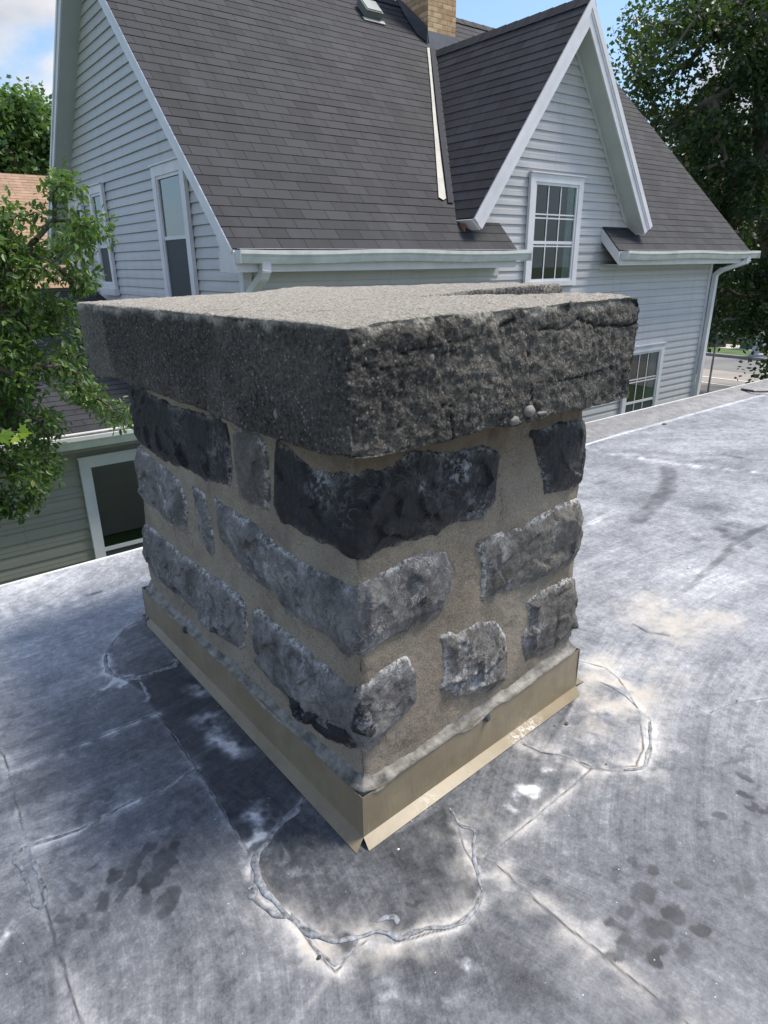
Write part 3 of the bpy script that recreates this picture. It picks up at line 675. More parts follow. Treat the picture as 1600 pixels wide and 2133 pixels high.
# base tone: 0 = clean dark membrane, 1 = chalk white
tone=.47+.07*F2
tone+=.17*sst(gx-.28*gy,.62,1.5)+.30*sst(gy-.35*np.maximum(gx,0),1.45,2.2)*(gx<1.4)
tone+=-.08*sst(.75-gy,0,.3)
def region(px,val,amt=1.,soft=.006,step=0.):
    """a membrane sheet: its own tone and a real thickness"""
    P=pg(px); m=near(P,.06); x=gx[m];y=gy[m]; d=sdf(x,y,P); k=sst(d,-soft,soft)
    tone[m]=tone[m]*(1-k*amt)+(val+.05*F2[m])*k*amt
    if step: hz[m]+=step*sst(d,-.0036,.0036)
# sheets (order = lapping order)
region([(9,1620),(152,1560),(258,1514),(329,1489),(410,1604),(346,1643),(258,1680),(161,1735),(51,1767)],.43,.8,.004,.0025)
region([(51,1767),(161,1735),(258,1680),(346,1643),(410,1604),(521,1781),(640,1960),(699,2022),(560,2200),(190,2250),(101,1910)],.47,.75,.004,.0035)
region([(-80,1500),(9,1620),(60,1767),(101,1910),(190,2200),(60,2260),(-300,2100),(-300,1700)],.49,.8,.006)
region([(329,1489),(300,1440),(258,1415),(369,1376),(757,1775),(634,1661),(564,1740),(521,1781),(410,1604)],.12,.85,.006)  # dark strip along the left flashing, chimney shade put into the tone
region([(634,1661),(757,1775),(927,1683),(966,1766),(1003,1845),(990,1890),(930,1925),(822,1948),(720,1955),(640,1925),(560,1870),(530,1820),(545,1765)],.17,.85,.006,.0025)
region([(669,1994),(699,2020),(765,1952),(700,1950),(640,1925)],.24,.8,.004,.003)
region([(757,1775),(1208,1448),(1150,1560),(1225,1601),(996,1800),(966,1766),(927,1683)],.38,.7,.005,.002)
region([(1130,1570),(1225,1601),(1292,1609),(1346,1597),(1352,1500),(1289,1436),(1200,1385),(1195,1460)],.50,.7,.008,.0025)
region([(1010,1790),(1240,1600),(1500,1600),(1750,1800),(1750,2300),(1480,2185),(1150,1906)],.46,.5,.01,.0015)
region([(221,1362),(258,1311),(313,1284),(369,1376),(258,1412),(224,1398)],.34,.7,.006,.002)
# soft tone patches; those left of the chimney paint in its shade
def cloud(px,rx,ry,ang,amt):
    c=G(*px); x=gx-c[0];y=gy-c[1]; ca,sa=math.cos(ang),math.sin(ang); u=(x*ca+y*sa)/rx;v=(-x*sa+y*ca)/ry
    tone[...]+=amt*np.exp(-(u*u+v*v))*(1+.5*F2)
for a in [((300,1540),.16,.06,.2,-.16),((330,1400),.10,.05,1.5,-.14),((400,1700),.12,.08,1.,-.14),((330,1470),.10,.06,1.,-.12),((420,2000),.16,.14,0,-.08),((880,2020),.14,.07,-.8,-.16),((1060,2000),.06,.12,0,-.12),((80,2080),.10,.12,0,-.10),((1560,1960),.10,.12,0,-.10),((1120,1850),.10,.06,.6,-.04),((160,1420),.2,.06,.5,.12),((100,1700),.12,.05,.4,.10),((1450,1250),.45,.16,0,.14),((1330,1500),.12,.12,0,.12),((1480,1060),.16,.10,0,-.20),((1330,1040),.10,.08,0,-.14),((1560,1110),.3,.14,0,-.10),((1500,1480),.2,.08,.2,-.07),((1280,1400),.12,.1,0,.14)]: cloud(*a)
# brushed strokes : long scratches following arcs around several centres
def arcs(cx,cy,off):
    cx+=.0; r=np.hypot(gx-cx,gy-cy)+.012*fbm(gx*1.7,gy*1.7,off,2); a=np.arctan2(gy-cy,gx-cx); return r,a*np.maximum(r,.3),off
S_=[arcs(-.35,1.05,0),arcs(2.3,-1.3,40),arcs(-.9,-.1,90),arcs(.2,3.0,60)]
w1=fbm(gx*1.3,gy*1.3,4.4,2)
sel=np.where(gx-gy*.50>.40,np.where(w1>-.1,1,2),np.where(gy>1.25,3,0))
sr=np.choose(sel,[q[0] for q in S_]); sa_=np.choose(sel,[q[1] for q in S_]); so2=np.choose(sel,[np.full_like(gx,q[2]) for q in S_])
stroke=np.stack([sr*62+so2,sa_*3.2,so2*3.],-1)
st1=fbm(sr*26,sa_*1.6,so2,3); st2=fbm(sr*85,sa_*3.,so2+5,3)
tone+=.055*st1*(.7+.6*F2)+.035*st2
def seam(px,h=.003,wd=.004,ck=.5,tn=0,sp=.014,side=0):
    P=pg(px); m=near(P,.15); x=gx[m];y=gy[m]
    x2=x+.0022*fbm(x*40,y*40,3.3,2); y2=y+.0022*fbm(x*40,y*40,9.1,2)
    d=seg_dist(x2,y2,P); nn=np.clip(.65+.9*F30[m]+.6*F9[m],.1,1.4)
    hz[m]+=h*np.exp(-(d/wd)**2)*(.7+.6*fbm(x*70,y*70,5.5,2))
    tone[m]+=ck*np.exp(-d/sp)*nn; tan[m]+=tn*np.exp(-d/(sp*1.4))*nn
    edge_dark[m]+=1.*np.exp(-(d/.0026)**2)*np.clip(.7+.9*F30[m],0,1)  # thin dark line along each seam
seam([(9,1620),(152,1560),(258,1514),(329,1489)],.002,.004,.75,0,.009)
seam([(51,1767),(161,1735),(258,1680),(346,1643),(415,1604)],.002,.004,.7,0,.009)
seam([(-60,1500),(9,1574),(60,1767),(101,1910),(170,2133),(190,2200)],.001,.003,.22,.15,.016)
seam([(329,1489),(410,1604),(521,1781)],.0015,.003,.45,0,.008)
seam([(313,1284),(258,1311),(221,1362),(221,1399),(258,1415)],.001,.004,.7,0,.011)
seam([(258,1415),(300,1408),(369,1376)],.001,.004,.3,0,.012)
seam([(647,1950),(721,1960),(774,1945),(822,1958),(870,1940),(922,1932),(962,1918),(997,1887),(1006,1845),(988,1801),(966,1766),(953,1722),(927,1683)],.0,.006,.42,.45,.016)
seam([(524,1815),(522,1862),(546,1888),(594,1910),(625,1936),(669,1998),(699,2026),(765,1954),(822,1965),(950,1930)],.0,.006,.45,.5,.014)
seam([(634,1661),(607,1701),(564,1740),(533,1775),(524,1810)],.0,.006,.25)
seam([(232+1000,1604),(996,1800)],.0,.003,.50,.6,.010)
seam([(1010,1790),(1032,1801),(1150,1906),(1431,2133),(1480,2180)],.001,.004,.26,.55,.022)
seam([(1086,1549),(1131,1571),(1180,1579),(1225,1601),(1292,1609),(1349,1597),(1356,1560),(1356,1500),(1330,1477),(1289,1436),(1247,1421)],.002,.005,.40,.6,.022)
seam([(1195,1374),(1262,1391),(1289,1414),(1319,1459),(1330,1481)],.001,.004,.35,.4,.014)
seam([(1332,1487),(1340,1560),(1325,1597),(1280,1600)],.001,.003,.3,.4,.010)
seam([(1222,935),(1400,965),(1530,978),(1660,992)],.0,.02,.45,0,.02)
seam([(0,1293),(150,1250),(295,1212)],.002,.005,.1,0,.02)
seam([(1205,1120),(1230,1090),(1290,1060)],.0,.01,.35,0,.012)
seam([(1480,1485),(1520,1468),(1600,1455)],.0,.01,.2,0,.01)
dk_=np.zeros_like(gx)
def blot(px,rx,ry,ang=0,a=.8,ch='d',soft=.22,warp=.009):
    c=G(*px); m=(abs(gx-c[0])<.3)&(abs(gy-c[1])<.3); x=gx[m]-c[0];y=gy[m]-c[1]
    x=x+warp*fbm(gx[m]*45,gy[m]*45,px[0]*.1,3); y=y+warp*fbm(gx[m]*45,gy[m]*45,px[1]*.1,3)
    ca,sa=math.cos(ang),math.sin(ang); u=abs(x*ca+y*sa)/rx; v=abs(-x*sa+y*ca)/ry; r=(u**3+v**3)**(1/3)
    q=a*(1-sst(r,1-soft,1+soft))
    if ch=='d': dk_[m]=np.maximum(dk_[m],q*(.95+.3*F30[m]))
    elif ch=='c': tone[m]+=q*np.clip(.75+.9*F30[m]+.5*F9[m],0,1.3)
    else: tan[m]+=q*np.clip(.6+.9*F9[m]+.5*F30[m],0,1.3)
for px,rx,ry,an,a in [((310,1768),.020,.009,.9,.8),((355,1783),.034,.011,.9,.9),((330,1797),.030,.010,.9,.9),((285,1805),.030,.010,.9,.8),((348,1803),.03,.016,.9,.95),((268,1832),.026,.013,.9,.9),((333,1825),.034,.017,.8,1.),((237,1828),.015,.013,.5,.8),((195,1812),.016,.009,.3,.7),((302,1847),.030,.014,.9,1.),((350,1882),.034,.018,.9,.8),((215,1882),.024,.013,.9,.8),((252,1868),.022,.012,.6,.7),((165,1865),.018,.009,.9,.6),((150,1850),.012,.008,.9,.6),((180,1680),.020,.010,.9,.6),((222,1660),.018,.010,.7,.6),((165,1705),.024,.008,.9,.5),((175,1925),.015,.011,.9,.6),((130,1910),.012,.012,.2,.5),((225,1925),.014,.008,.9,.4),((300,1890),.02,.012,.9,.6)]: blot(px,rx,ry,an,a)
for px,rx,ry,an,a in [((1350,1772),.013,.008,0,.7),((1317,1792),.014,.010,0,.7),((1362,1815),.013,.013,.6,.7),((1285,1818),.017,.010,0,.5),((1345,1860),.024,.020,.2,.8),((1425,1840),.022,.010,-.5,.6),((1300,1900),.022,.016,.3,.9),((1402,1905),.022,.018,-.5,.9),((1375,1935),.030,.020,-.4,1.),((1460,1935),.016,.018,0,1.),((1285,1930),.012,.022,.4,.9),((1308,1960),.017,.014,0,.9),((1370,1990),.028,.013,-.2,.95),((1423,1980),.017,.015,0,.95),((1290,1990),.028,.009,-.7,.8),((1335,1975),.03,.020,0,.6),((1330,1880),.02,.012,.2,.6),((1500,1700),.014,.010,0,.7),((1468,1715),.015,.010,0,.6),((1553,1725),.018,.009,.3,.6),((1550,1620),.010,.016,0,1.),((1553,1655),.011,.016,0,1.),((1572,1682),.024,.010,-.3,1.),((1600,1690),.024,.012,-.3,1.),((1550,1840),.03,.02,0,.5),((1530,1585),.03,.006,-.5,.5),((1560,1560),.02,.005,-.5,.5),((1575,1640),.02,.004,-.5,.5),((860,1885),.022,.007,-.5,.8)]: blot(px,rx,ry,an,a)
for px,rx,ry,a in [((330,1800),.09,.05,.45),((1370,1950),.10,.05,.45),((1330,1900),.05,.04,.35),((1575,1680),.05,.03,.4)]:
    c=G(*px); q=(a+.1)*np.exp(-(((gx-c[0])/rx)**2+((gy-c[1])/ry)**2))*np.clip(.6+1.3*F30+.6*F9,0,1); dk_=np.maximum(dk_,q)
for px,rx,ry,an,a in [((90,1480),.014,.009,.4,.4),((30,1490),.016,.01,.2,.45),((15,1515),.018,.009,.2,.45),((1480,1080),.03,.012,0,.4),((1500,1073),.03,.010,0,.4),((1520,1090),.03,.010,0,.4),((1540,1375),.02,.012,0,.4),((1450,1380),.02,.01,0,.3),((1255,1005),.04,.02,0,.4),((1300,975),.06,.02,0,.3)]: blot(px,rx,ry,an,a,'d',.4)
for px,rx,ry,an,a in [((975,2015),.013,.017,.3,.75),((1105,1645),.018,.022,.4,.6),((1138,1610),.016,.012,.2,.55),((1085,1660),.014,.014,.2,.3),((1060,1690),.010,.016,0,.3),((440,1500),.05,.028,2.2,.5),((480,1555),.05,.026,2.,.55),((410,1440),.04,.02,2.,.4),((450,1530),.02,.04,2,.3),((545,1700),.024,.018,0,.5),((575,1725),.045,.012,.7,.6),((530,1750),.022,.016,0,.6),((525,1690),.03,.02,0,.4),((590,1790),.014,.014,0,.5),((620,1815),.014,.016,0,.4),((225,1430),.04,.010,.5,.45),((260,1420),.03,.01,.5,.4),((6,1962),.022,.010,.8,.6),((870,2075),.06,.012,-.8,.35),((330,1740),.03,.02,0,.2),((1260,1480),.04,.02,0,.3),((1240,1540),.04,.03,0,.2)]: blot(px,rx,ry,an,a,'c',.7,.014)
for px,rx,ry,an,a in [((1440,1290),.22,.08,0,.9),((1350,1260),.15,.06,.2,.5),((1300,1420),.15,.11,0,.75),((1240,1500),.08,.06,0,.7),((960,1700),.05,.03,0,.35),((800,1990),.06,.02,-.6,.4),((690,1990),.03,.02,0,.5),((1520,1290),.1,.03,.2,.4)]: blot(px,rx,ry,an,a,'t',.8,.03)
def mark(px,wd,a,ch='d'):
    P=pg(px); m=near(P,.2); x=gx[m];y=gy[m]; d=seg_dist(x+.012*fbm(x*8,y*8,2.,3),y+.012*fbm(x*8,y*8,6.,3),P)
    dk_[m]=np.maximum(dk_[m],a*(1-sst(d,wd*.6,wd*1.25))*(.75+.4*fbm(x*25,y*25,0,3)))
mark([(1390,975),(1398,1000),(1385,1030),(1350,1065),(1325,1085)],.05,.75)
mark([(1605,1088),(1540,1125),(1500,1165),(1465,1200),(1420,1228)],.016,.7)
mark([(1482,1092),(1520,1115),(1566,1140)],.013,.8); mark([(1500,1110),(1562,1142)],.006,.6)
mark([(1424,1113),(1490,1142),(1600,1180)],.008,.6); mark([(1310,940),(1400,945),(1500,968),(1560,985)],.05,.35)
mark([(1505,945),(1560,955),(1610,965)],.010,.8); mark([(1320,1303),(1350,1320),(1390,1325)],.007,.7)
ed=edgeY(gx)-gy
hz+=.028*(1-sst(ed,.10,.28))+.0010*F2
inner=np.exp(-((ed-.30)/.010)**2); hz+=.004*inner; tone+=.5*inner*(gx>2)+.1*inner
e2=sst(.28-ed,0,.03); edge_dark+=.10*e2*(gx>1.2); tan+=.35*e2*(gx>1.2); tone-=.12*e2*(gx>1.2)
tone+=.05*F9+.045*F30-.02
paint=np.stack([np.clip(tone,0,1.2),np.clip(np.maximum(dk_,edge_dark),0,1),np.clip(tan,0,1),np.ones_like(gx)],-1)
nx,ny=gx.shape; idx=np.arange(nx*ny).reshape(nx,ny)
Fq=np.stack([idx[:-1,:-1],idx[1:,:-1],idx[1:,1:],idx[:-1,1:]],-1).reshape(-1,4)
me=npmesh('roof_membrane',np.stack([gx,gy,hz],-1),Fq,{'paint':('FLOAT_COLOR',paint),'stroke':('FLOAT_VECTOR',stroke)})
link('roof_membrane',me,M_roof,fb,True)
def RH(x,y):
    i=int(np.clip(np.searchsorted(xs,x),1,nx-1)); j=int(np.clip(np.searchsorted(gy[i],y),1,ny-1)); return float(hz[i,j])
# edge drip and walls below
mb=MB(); ex=[-2.6,.2,.8,4.2,5.8,16]
for a,c in zip(ex[:-1],ex[1:]):
    ya,yc=edgeY(a),edgeY(c); mb.box((a,ya,.028),(c-a,yc-ya,0),(0,.018,0),(0,0,-.11))
mb.build('roof_edge_trim',M_gut,fb)
mb=MB(); mb.bx(-2.4,15.8,-1.4,2.70,GZ,-.03); mb.build('wall',simple('stucco',(.4,.38,.35),.85,.1,2),fb)
# lap sealant beads and blobs
def bead(px,r,flat=.35,seed=0):
    P=[G(*p) for p in px]; rg=random.Random(seed); pts=[]
    for a,c in zip(P[:-1],P[1:]):
        n=max(2,int(np.linalg.norm(c-a)/.012))
        for i in range(n): pts.append(a+(c-a)*i/n)
    pts.append(P[-1]); pts=[p+np.array([rg.uniform(-1,1)*r*.35+.005*float(fbm(p[0]*22,p[1]*22,seed,3)),rg.uniform(-1,1)*r*.35+.005*float(fbm(p[0]*22+9,p[1]*22,seed,3)),0]) for p in pts]
    rs=[r*(.55+.9*abs(fbm(p[0]*28,p[1]*28,seed,3))) for p in pts]; rs[0]*=.3; rs[-1]*=.3
    mb=MB(); mb.tube(pts,rs,8); V=np.array(mb.V); V[:,2]=[.0006+v[2]*flat*1.0+RH(v[0],v[1]) for v in V]; mb.V=[tuple(v) for v in V]
    o=mb.build('sealant_bead',M_bead,fb,True)
    s_=o.modifiers.new('s','SUBSURF'); s_.levels=1; s_.render_levels=1
    return o
bead([(53,1767),(34,1780),(33,1795),(46,1814),(60,1850),(70,1885),(84,1893),(97,1884),(88,1850),(72,1800),(68,1790)],.0055,.5,1)
bead([(51,1767),(110,1752),(161,1735),(215,1702),(258,1680),(300,1662),(346,1643)],.0055,.4,2)
bead([(258,1415),(300,1408),(340,1395),(365,1388),(371,1374)],.008,.5,3)
bead([(221,1362),(219,1385),(225,1400),(245,1410),(262,1417),(292,1412),(300,1435),(309,1450),(306,1460),(294,1465)],.007,.45,4)
bead([(313,1284),(285,1295),(258,1311),(236,1335),(221,1362)],.004,.4,5)
bead([(632,1664),(622,1685),(607,1701),(585,1718),(564,1740),(548,1755),(536,1775),(530,1800),(538,1835),(552,1860)],.010,.5,6)
bead([(516,1852),(526,1842),(536,1852),(530,1868),(518,1866)],.012,.4,7)
bead([(540,1850),(560,1875),(585,1893),(600,1905),(618,1925),(640,1945)],.008,.5,8)
bead([(522,1868),(546,1890),(570,1910),(596,1915)],.006,.5,9)
bead([(600,1905),(612,1920),(628,1935),(650,1950),(700,1962),(725,1958),(750,1950),(780,1943),(805,1945),(822,1955),(850,1948),(880,1940)],.0065,.5,10)
bead([(780,1925),(800,1912),(820,1915),(830,1928)],.006,.4,12)
bead([(930,1682),(945,1700),(958,1722),(975,1726),(985,1735),(980,1760),(990,1800),(1000,1830),(1003,1860)],.0045,.45,11)
bead([(880,1940),(930,1932),(965,1920),(990,1895),(1004,1860)],.004,.4,13)
bead([(1088,1551),(1110,1562),(1131,1571),(1180,1576),(1210,1590),(1235,1598)],.005,.45,14)
bead([(1250,1422),(1275,1433),(1300,1450),(1325,1475)],.003,.4,15)
bead([(1410,1610-30),(1412,1582)],.001,.3,16) if False else None
bead([(410,1604),(380,1622),(346,1643)],.0045,.4,17)
bead([(240,1522),(280,1504),(305,1494),(329,1486)],.0045,.4,18)
bead([(9,1620),(60,1597),(110,1578),(152,1560),(200,1538),(240,1522)],.003,.35,19)
bead([(640,1945),(669,1990),(699,2018)],.003,.4,20); bead([(699,2018),(730,1985),(765,1952)],.002,.35,21)
bead([(329,1489),(370,1545),(410,1604)],.0022,.3,22); bead([(410,1604),(465,1692),(521,1781)],.0022,.3,23)
bead([(1298,1608),(1340,1600),(1353,1560),(1352,1505)],.004,.35,24)

# membrane patches with visible lap edges
def patch(px,z=.0018):
    P=pg(px); n=len(P); ctr=sum(P)/n
    mb=MB(); 
    for i in range(n):
        a,c=P[i],P[(i+1)%n]; up=np.array([0,0,z]); mb.poly([a+up*.2,c+up*.2,c+up+(ctr-c)*.004,a+up+(ctr-a)*.004])
    return mb
# ------------------------------------------------------------------ stone chimney
ch=empty('stone_chimney',(1.03,1.55,0)); tag(ch,'stone chimney with thick concrete cap and tan base flashing','chimney')
A0,B0,D0=np.array([.645,.921]),np.array([1.452,.985]),np.array([.613,2.17])
A1,B1,D1=np.array([.650,.930]),np.array([1.372,.962]),np.array([.625,2.07])
z0b,z1b=.10,.90
W_=float(np.linalg.norm(B0-A0)); L_=float(np.linalg.norm(D0-A0))
def body(s_,z):
    s_=np.asarray(s_,float); z=np.asarray(z,float); t=(z-z0b)/(z1b-z0b)
    def at(P0,P1): return P0[None,:]*(1-t[:,None])+P1[None,:]*t[:,None]
    A=at(A0,A1);B=at(B0,B1);D=at(D0,D1);C=B+D-A
    e1=(B-A)/W_; e2=(D-A)/L_
    nR=np.array([.079,-.997]); nL=np.array([-1.,-.025]); nBk=-nR; nRt=-nL
    P=np.where((s_>=0)[:,None],A+e1*np.minimum(s_,W_)[:,None],A+e2*np.minimum(-s_,L_)[:,None])
    P=np.where((s_>W_)[:,None],B+e2*(s_-W_)[:,None],P); P=np.where((s_<-L_)[:,None],D+e1*(-s_-L_)[:,None],P)
    k=sst(s_,-.014,.014); kr=sst(s_,W_-.03,W_+.03); kl=sst(-s_,L_-.03,L_+.03)
    n=nL[None,:]*(1-k)[:,None]+nR[None,:]*k[:,None]
    n=n*(1-kr)[:,None]+nRt[None,:]*kr[:,None]; n=n*(1-kl)[:,None]+nBk[None,:]*kl[:,None]
    n/=np.linalg.norm(n,axis=1)[:,None]
    rd=.006*(np.exp(-(s_/.014)**2)+np.exp(-((s_-W_)/.02)**2)+np.exp(-((-s_-L_)/.02)**2))
    return np.column_stack([P-n*rd[:,None],z]),np.column_stack([n,np.zeros(len(n))])
def px2sz(x,y,side=None):
    if side is None: side='L' if x<752 else 'R'
    if side=='L': p0=(A0[0],A0[1],0); n=(-1.,-.025,.0)
    else: p0=(A0[0],A0[1],0); n=(.079,-.997,0)
    p=onplane(x,y,p0,n); 
    if side=='L': return (-np.linalg.norm(p[:2]-A0)*(1 if p[1]>A0[1] else -1),p[2])
    return (np.linalg.norm(p[:2]-A0)*(1 if p[0]>A0[0] else -1),p[2])
# mortar body
def bodygrid(s0,s1,z0,z1,st):
    s_=np.arange(s0,s1+st,st); z=np.arange(z0,z1+st,st); a,c=np.meshgrid(s_,z,indexing='ij'); return a,c
sg,zg=bodygrid(-L_-W_*.98,W_+L_*.98,.0,.90,.0065)
P,n=body(sg.ravel(),zg.ravel())
hd=.006*fbm(sg*7,zg*9,1.5,4)+.0016*fbm(sg*60,zg*60,2.5,3)+.0045*sst(fbm(sg*4,zg*4,6.5,2),-.3,.5)
hd=hd+.006*np.exp(-(sg/.03)**2)*fbm(sg*30,zg*22,4.5,3)-.003*np.exp(-(sg/.012)**2)
P=P+n*(np.minimum(hd,.006).ravel()-.004)[:,None]
dirt_shade=np.clip(sst(zg,.70,.9)*.9*(sg>-.3)+.22*(sg>0)+.12*fbm(sg*6,zg*6,3.3,3),0,1)  # brown dirt, plus shade painted under the cap and on the right face
i_=np.arange(sg.size).reshape(sg.shape); Fq=np.stack([i_[:-1,:-1],i_[1:,:-1],i_[1:,1:],i_[:-1,1:]],-1).reshape(-1,4)
link('mortar_core',npmesh('mortar_core',P,Fq,{'dirt_shade':('FLOAT',dirt_shade.ravel())}),M_mort,ch,True)
Z5=lambda p:(150+p[0]/2.4615,560+p[1]/2.4615)
Z6=lambda p:(700+p[0]/2.2857,560+p[1]/2.2857)
Z7=lambda p:(250+p[0]/2.909,1100+p[1]/2.909)
Z8=lambda p:(700+p[0]/2.667,1100+p[1]/2.667)
def mk(*parts):
    r=[]
    for fn,side,pts in parts: r+=[px2sz(*fn(p),side) for p in pts]
    return r
LE=-L_-.10; RE=W_+.10
stones=[]
def add_stone(poly,m,amp=.020,seed=0,lime=(),label=None,rug=1.):
    P=np.array(poly); s0,s1=P[:,0].min()-.02,P[:,0].max()+.02; z0,z1=P[:,1].min()-.02,P[:,1].max()+.02
    a,c=bodygrid(s0,s1,z0,z1,.0042)
    aw=a+.0042*fbm(a*30,c*30,seed,4,.6); cw=c+.0042*fbm(a*30,c*30,seed+5,4,.6)
    sd_=sdf(aw,cw,poly)
    amp*=.42; sd_=sd_+.0045; h=amp*(.12*sst(sd_,-.002,.004)+.88*sst(sd_,.0,.034)**1.3)
    # broken faces : piecewise tilted facets from cellular noise
    rs=np.random.RandomState(seed+1); nc=max(5,int((s1-s0)*(z1-z0)/.0042)); cx=rs.uniform(s0,s1,nc); cz=rs.uniform(z0,z1,nc); tl=rs.uniform(-1,1,(nc,2)); of=rs.uniform(-1,1,nc)
    wx=a+.007*fbm(a*20,c*20,seed+2.2,4); wz=c+.007*fbm(a*20,c*20,seed+8.2,4)
    dd=(wx[...,None]-cx)**2+((wz[...,None]-cz)*1.3)**2; j=dd.argmin(-1)
    fac=of[j]*.0035+tl[j,0]*(a-cx[j])*.22+tl[j,1]*(c-cz[j])*.28
    rk=np.random.RandomState(seed+40); K=9; pc=np.column_stack([rk.uniform(s0,s1,K),rk.uniform(z0,z1,K)]); pt_=rk.uniform(-.13,.13,(K,2)); po=rk.uniform(.004,.012,K)
    wa=a+.004*fbm(a*25,c*25,seed+1.,3); wc=c+.004*fbm(a*25,c*25,seed+3.,3)
    hull=np.min([po[q]+pt_[q,0]*(wa-pc[q,0])+pt_[q,1]*(wc-pc[q,1]) for q in range(K)],0)
    h+=sst(sd_,0,.012)*np.clip(hull,0,.014)
    h+=sst(sd_,0,.018)*rug*(.6*fac+.0015*fbm(a*9,c*9,seed+3,3)+.0009*(1-2*np.abs(fbm(a*34,c*34,seed+4,3)))+.0009*fbm(a*110,c*110,seed,2))
    fl=.0022+.0022*np.clip(fbm(a*16,c*16,seed+6,3),-1,1); q_=sst(sd_,.0,.010); h=h*(1-q_)+(fl+np.log1p(np.exp(np.clip((h-fl)/.0018,-30,30)))*.0018)*q_
    h-=.014*(1-sst(sd_,-.012,-.001))
    P3,n=body(a.ravel(),c.ravel()); P3=P3+n*(h.ravel()+.0025)[:,None]
    keep=(sd_>-.012).ravel()
    i_=np.arange(a.size).reshape(a.shape); Fq=np.stack([i_[:-1,:-1],i_[1:,:-1],i_[1:,1:],i_[:-1,1:]],-1).reshape(-1,4)
    Fq=Fq[keep[Fq].all(1)]; used=np.unique(Fq); rm=-np.ones(a.size,int); rm[used]=np.arange(len(used))
    # lime: strongest on the upper rim
    eps=.004; up=sdf(aw,cw+eps,poly)-sd_
    edge=np.exp(-np.clip(sd_,0,1)/.0055)*(.6+.4*np.clip(-up/eps,-1,1))
    edge=edge.ravel()*1.35
    lm=np.zeros(a.size)
    for (ls,lz,lr,la) in lime: lm+=la*np.exp(-(((a.ravel()-ls)**2+(c.ravel()-lz)**2)/lr**2))
    o=link('stone',npmesh('stone',P3[used],rm[Fq],{'edge':('FLOAT',edge[used]),'lime':('FLOAT',np.clip(lm,0,1)[used])}),m,ch,True)
    if label:o['label']=label
    return o
def lz(x,y,r,a,side=None): s_,z=px2sz(x,y,side); return (s_,z,r,a)
e=lambda z:(LE,z)
# far-left edge heights
def zl(y): return px2sz(285,y,'L')[1]
def zr(y): return px2sz(1215,y,'R')[1]
pts=mk((Z5,'L',[(330,620),(345,860),(400,940),(530,995),(640,1050),(770,1090),(768,1000),(745,800),(700,772),(450,700)])); pts[0]=(LE,pts[0][1]+.02); pts[1]=(LE,pts[1][1])
add_stone(pts,M_std,.02,3,[lz(440,920,.04,.5),lz(430,960,.03,.5)],'blackened stone at the far left under the cap')
add_stone(mk((Z5,'L',[(785,830),(805,1000),(830,1150),(900,1195),(965,1210),(972,1100),(945,900),(900,850)])),M_st2,.016,4,[lz(520,905,.03,.6)],'narrow upright brown stone')
add_stone(mk((Z5,'L',[(1020,900),(1015,1050),(1020,1200),(1055,1275),(1200,1350),(1350,1420),(1440,1480)]),(Z6,'R',[(115,1385),(200,1335),(300,1300),(500,1240),(600,1175),(730,1160),(780,1080),(805,880),(740,845),(600,875),(500,885),(370,885),(300,950),(140,985)]),(Z5,'L',[(1440,1075),(1340,1062),(1200,1030),(1110,945)])),M_std,.022,5,[lz(670,1000,.045,1.,'L'),lz(965,965,.05,1.,'R'),lz(1000,1055,.05,.6,'R'),lz(880,1010,.012,1.,'R')],'large blackened corner stone under the cap')
pts=mk((Z6,'R',[(985,760),(1010,850),(1050,990),(1040,1040),(1100,1020),(1150,1005),(1185,850),(1180,740),(1080,735)]))
q=pts[5][1]; pts[5]=(RE,q); pts[6]=(RE,pts[6][1]); pts[7]=(RE,pts[7][1])
add_stone(pts,M_std,.018,6,[lz(1145,985,.02,1.,'R')],'blackened stone at the right edge under the cap')
pts=mk((Z5,'L',[(375,955),(375,1170),(400,1215),(480,1290),(552,1325),(550,1200),(520,1090),(430,1010)])); pts[0]=(LE,pts[0][1]+.01); pts[1]=(LE,pts[1][1]); 
add_stone(pts,M_st,.024,7,[lz(330,1010,.05,.9),lz(345,1040,.03,.8)],'grey split stone at the left edge with pale bloom')
add_stone(mk((Z5,'L',[(585,1120),(610,1230),(640,1380),(690,1448),(700,1415),(672,1250),(640,1150)])),M_st,.014,8,[lz(410,1060,.03,.8)],'small upright sliver of grey stone')
add_stone(mk((Z5,'L',[(700,1170),(740,1370),(870,1520),(960,1600)]),(Z7,'L',[(700,210),(850,320),(940,400),(1000,500),(1100,560),(1260,640),(1370,770)]),(Z8,'R',[(95,735),(170,690),(290,590),(400,560),(470,510),(590,460),(625,400),(655,330),(658,220),(635,150),(560,132),(450,170),(380,215),(270,270),(160,325)]),(Z7,'L',[(1370,385),(1340,345),(1180,272),(1080,205),(900,105),(790,15)]),(Z5,'L',[(830,1280),(760,1220)])),M_st,.027,9,[lz(560,1160,.06,.9,'L'),lz(520,1170,.04,.8,'L'),lz(480,1100,.04,.8,'L'),lz(620,1185,.05,.6,'L'),lz(725,1225,.02,1.,'L'),lz(900,1150,.03,.5,'R')],'long grey corner stone in the middle course')
pts=mk((Z7,'L',[(165,50),(165,170),(200,270),(330,380),(440,470),(520,580),(640,670),(712,712),(745,690),(745,580),(720,450),(620,350),(480,250),(320,130),(215,30)])); pts[0]=(LE,pts[0][1]+.02); pts[1]=(LE,pts[1][1]+.01)
add_stone(pts,M_st,.028,10,[lz(370,1150,.05,.6),lz(440,1290,.04,.6),lz(330,1110,.04,.5)],'rough grey stone low on the left edge',1.3)
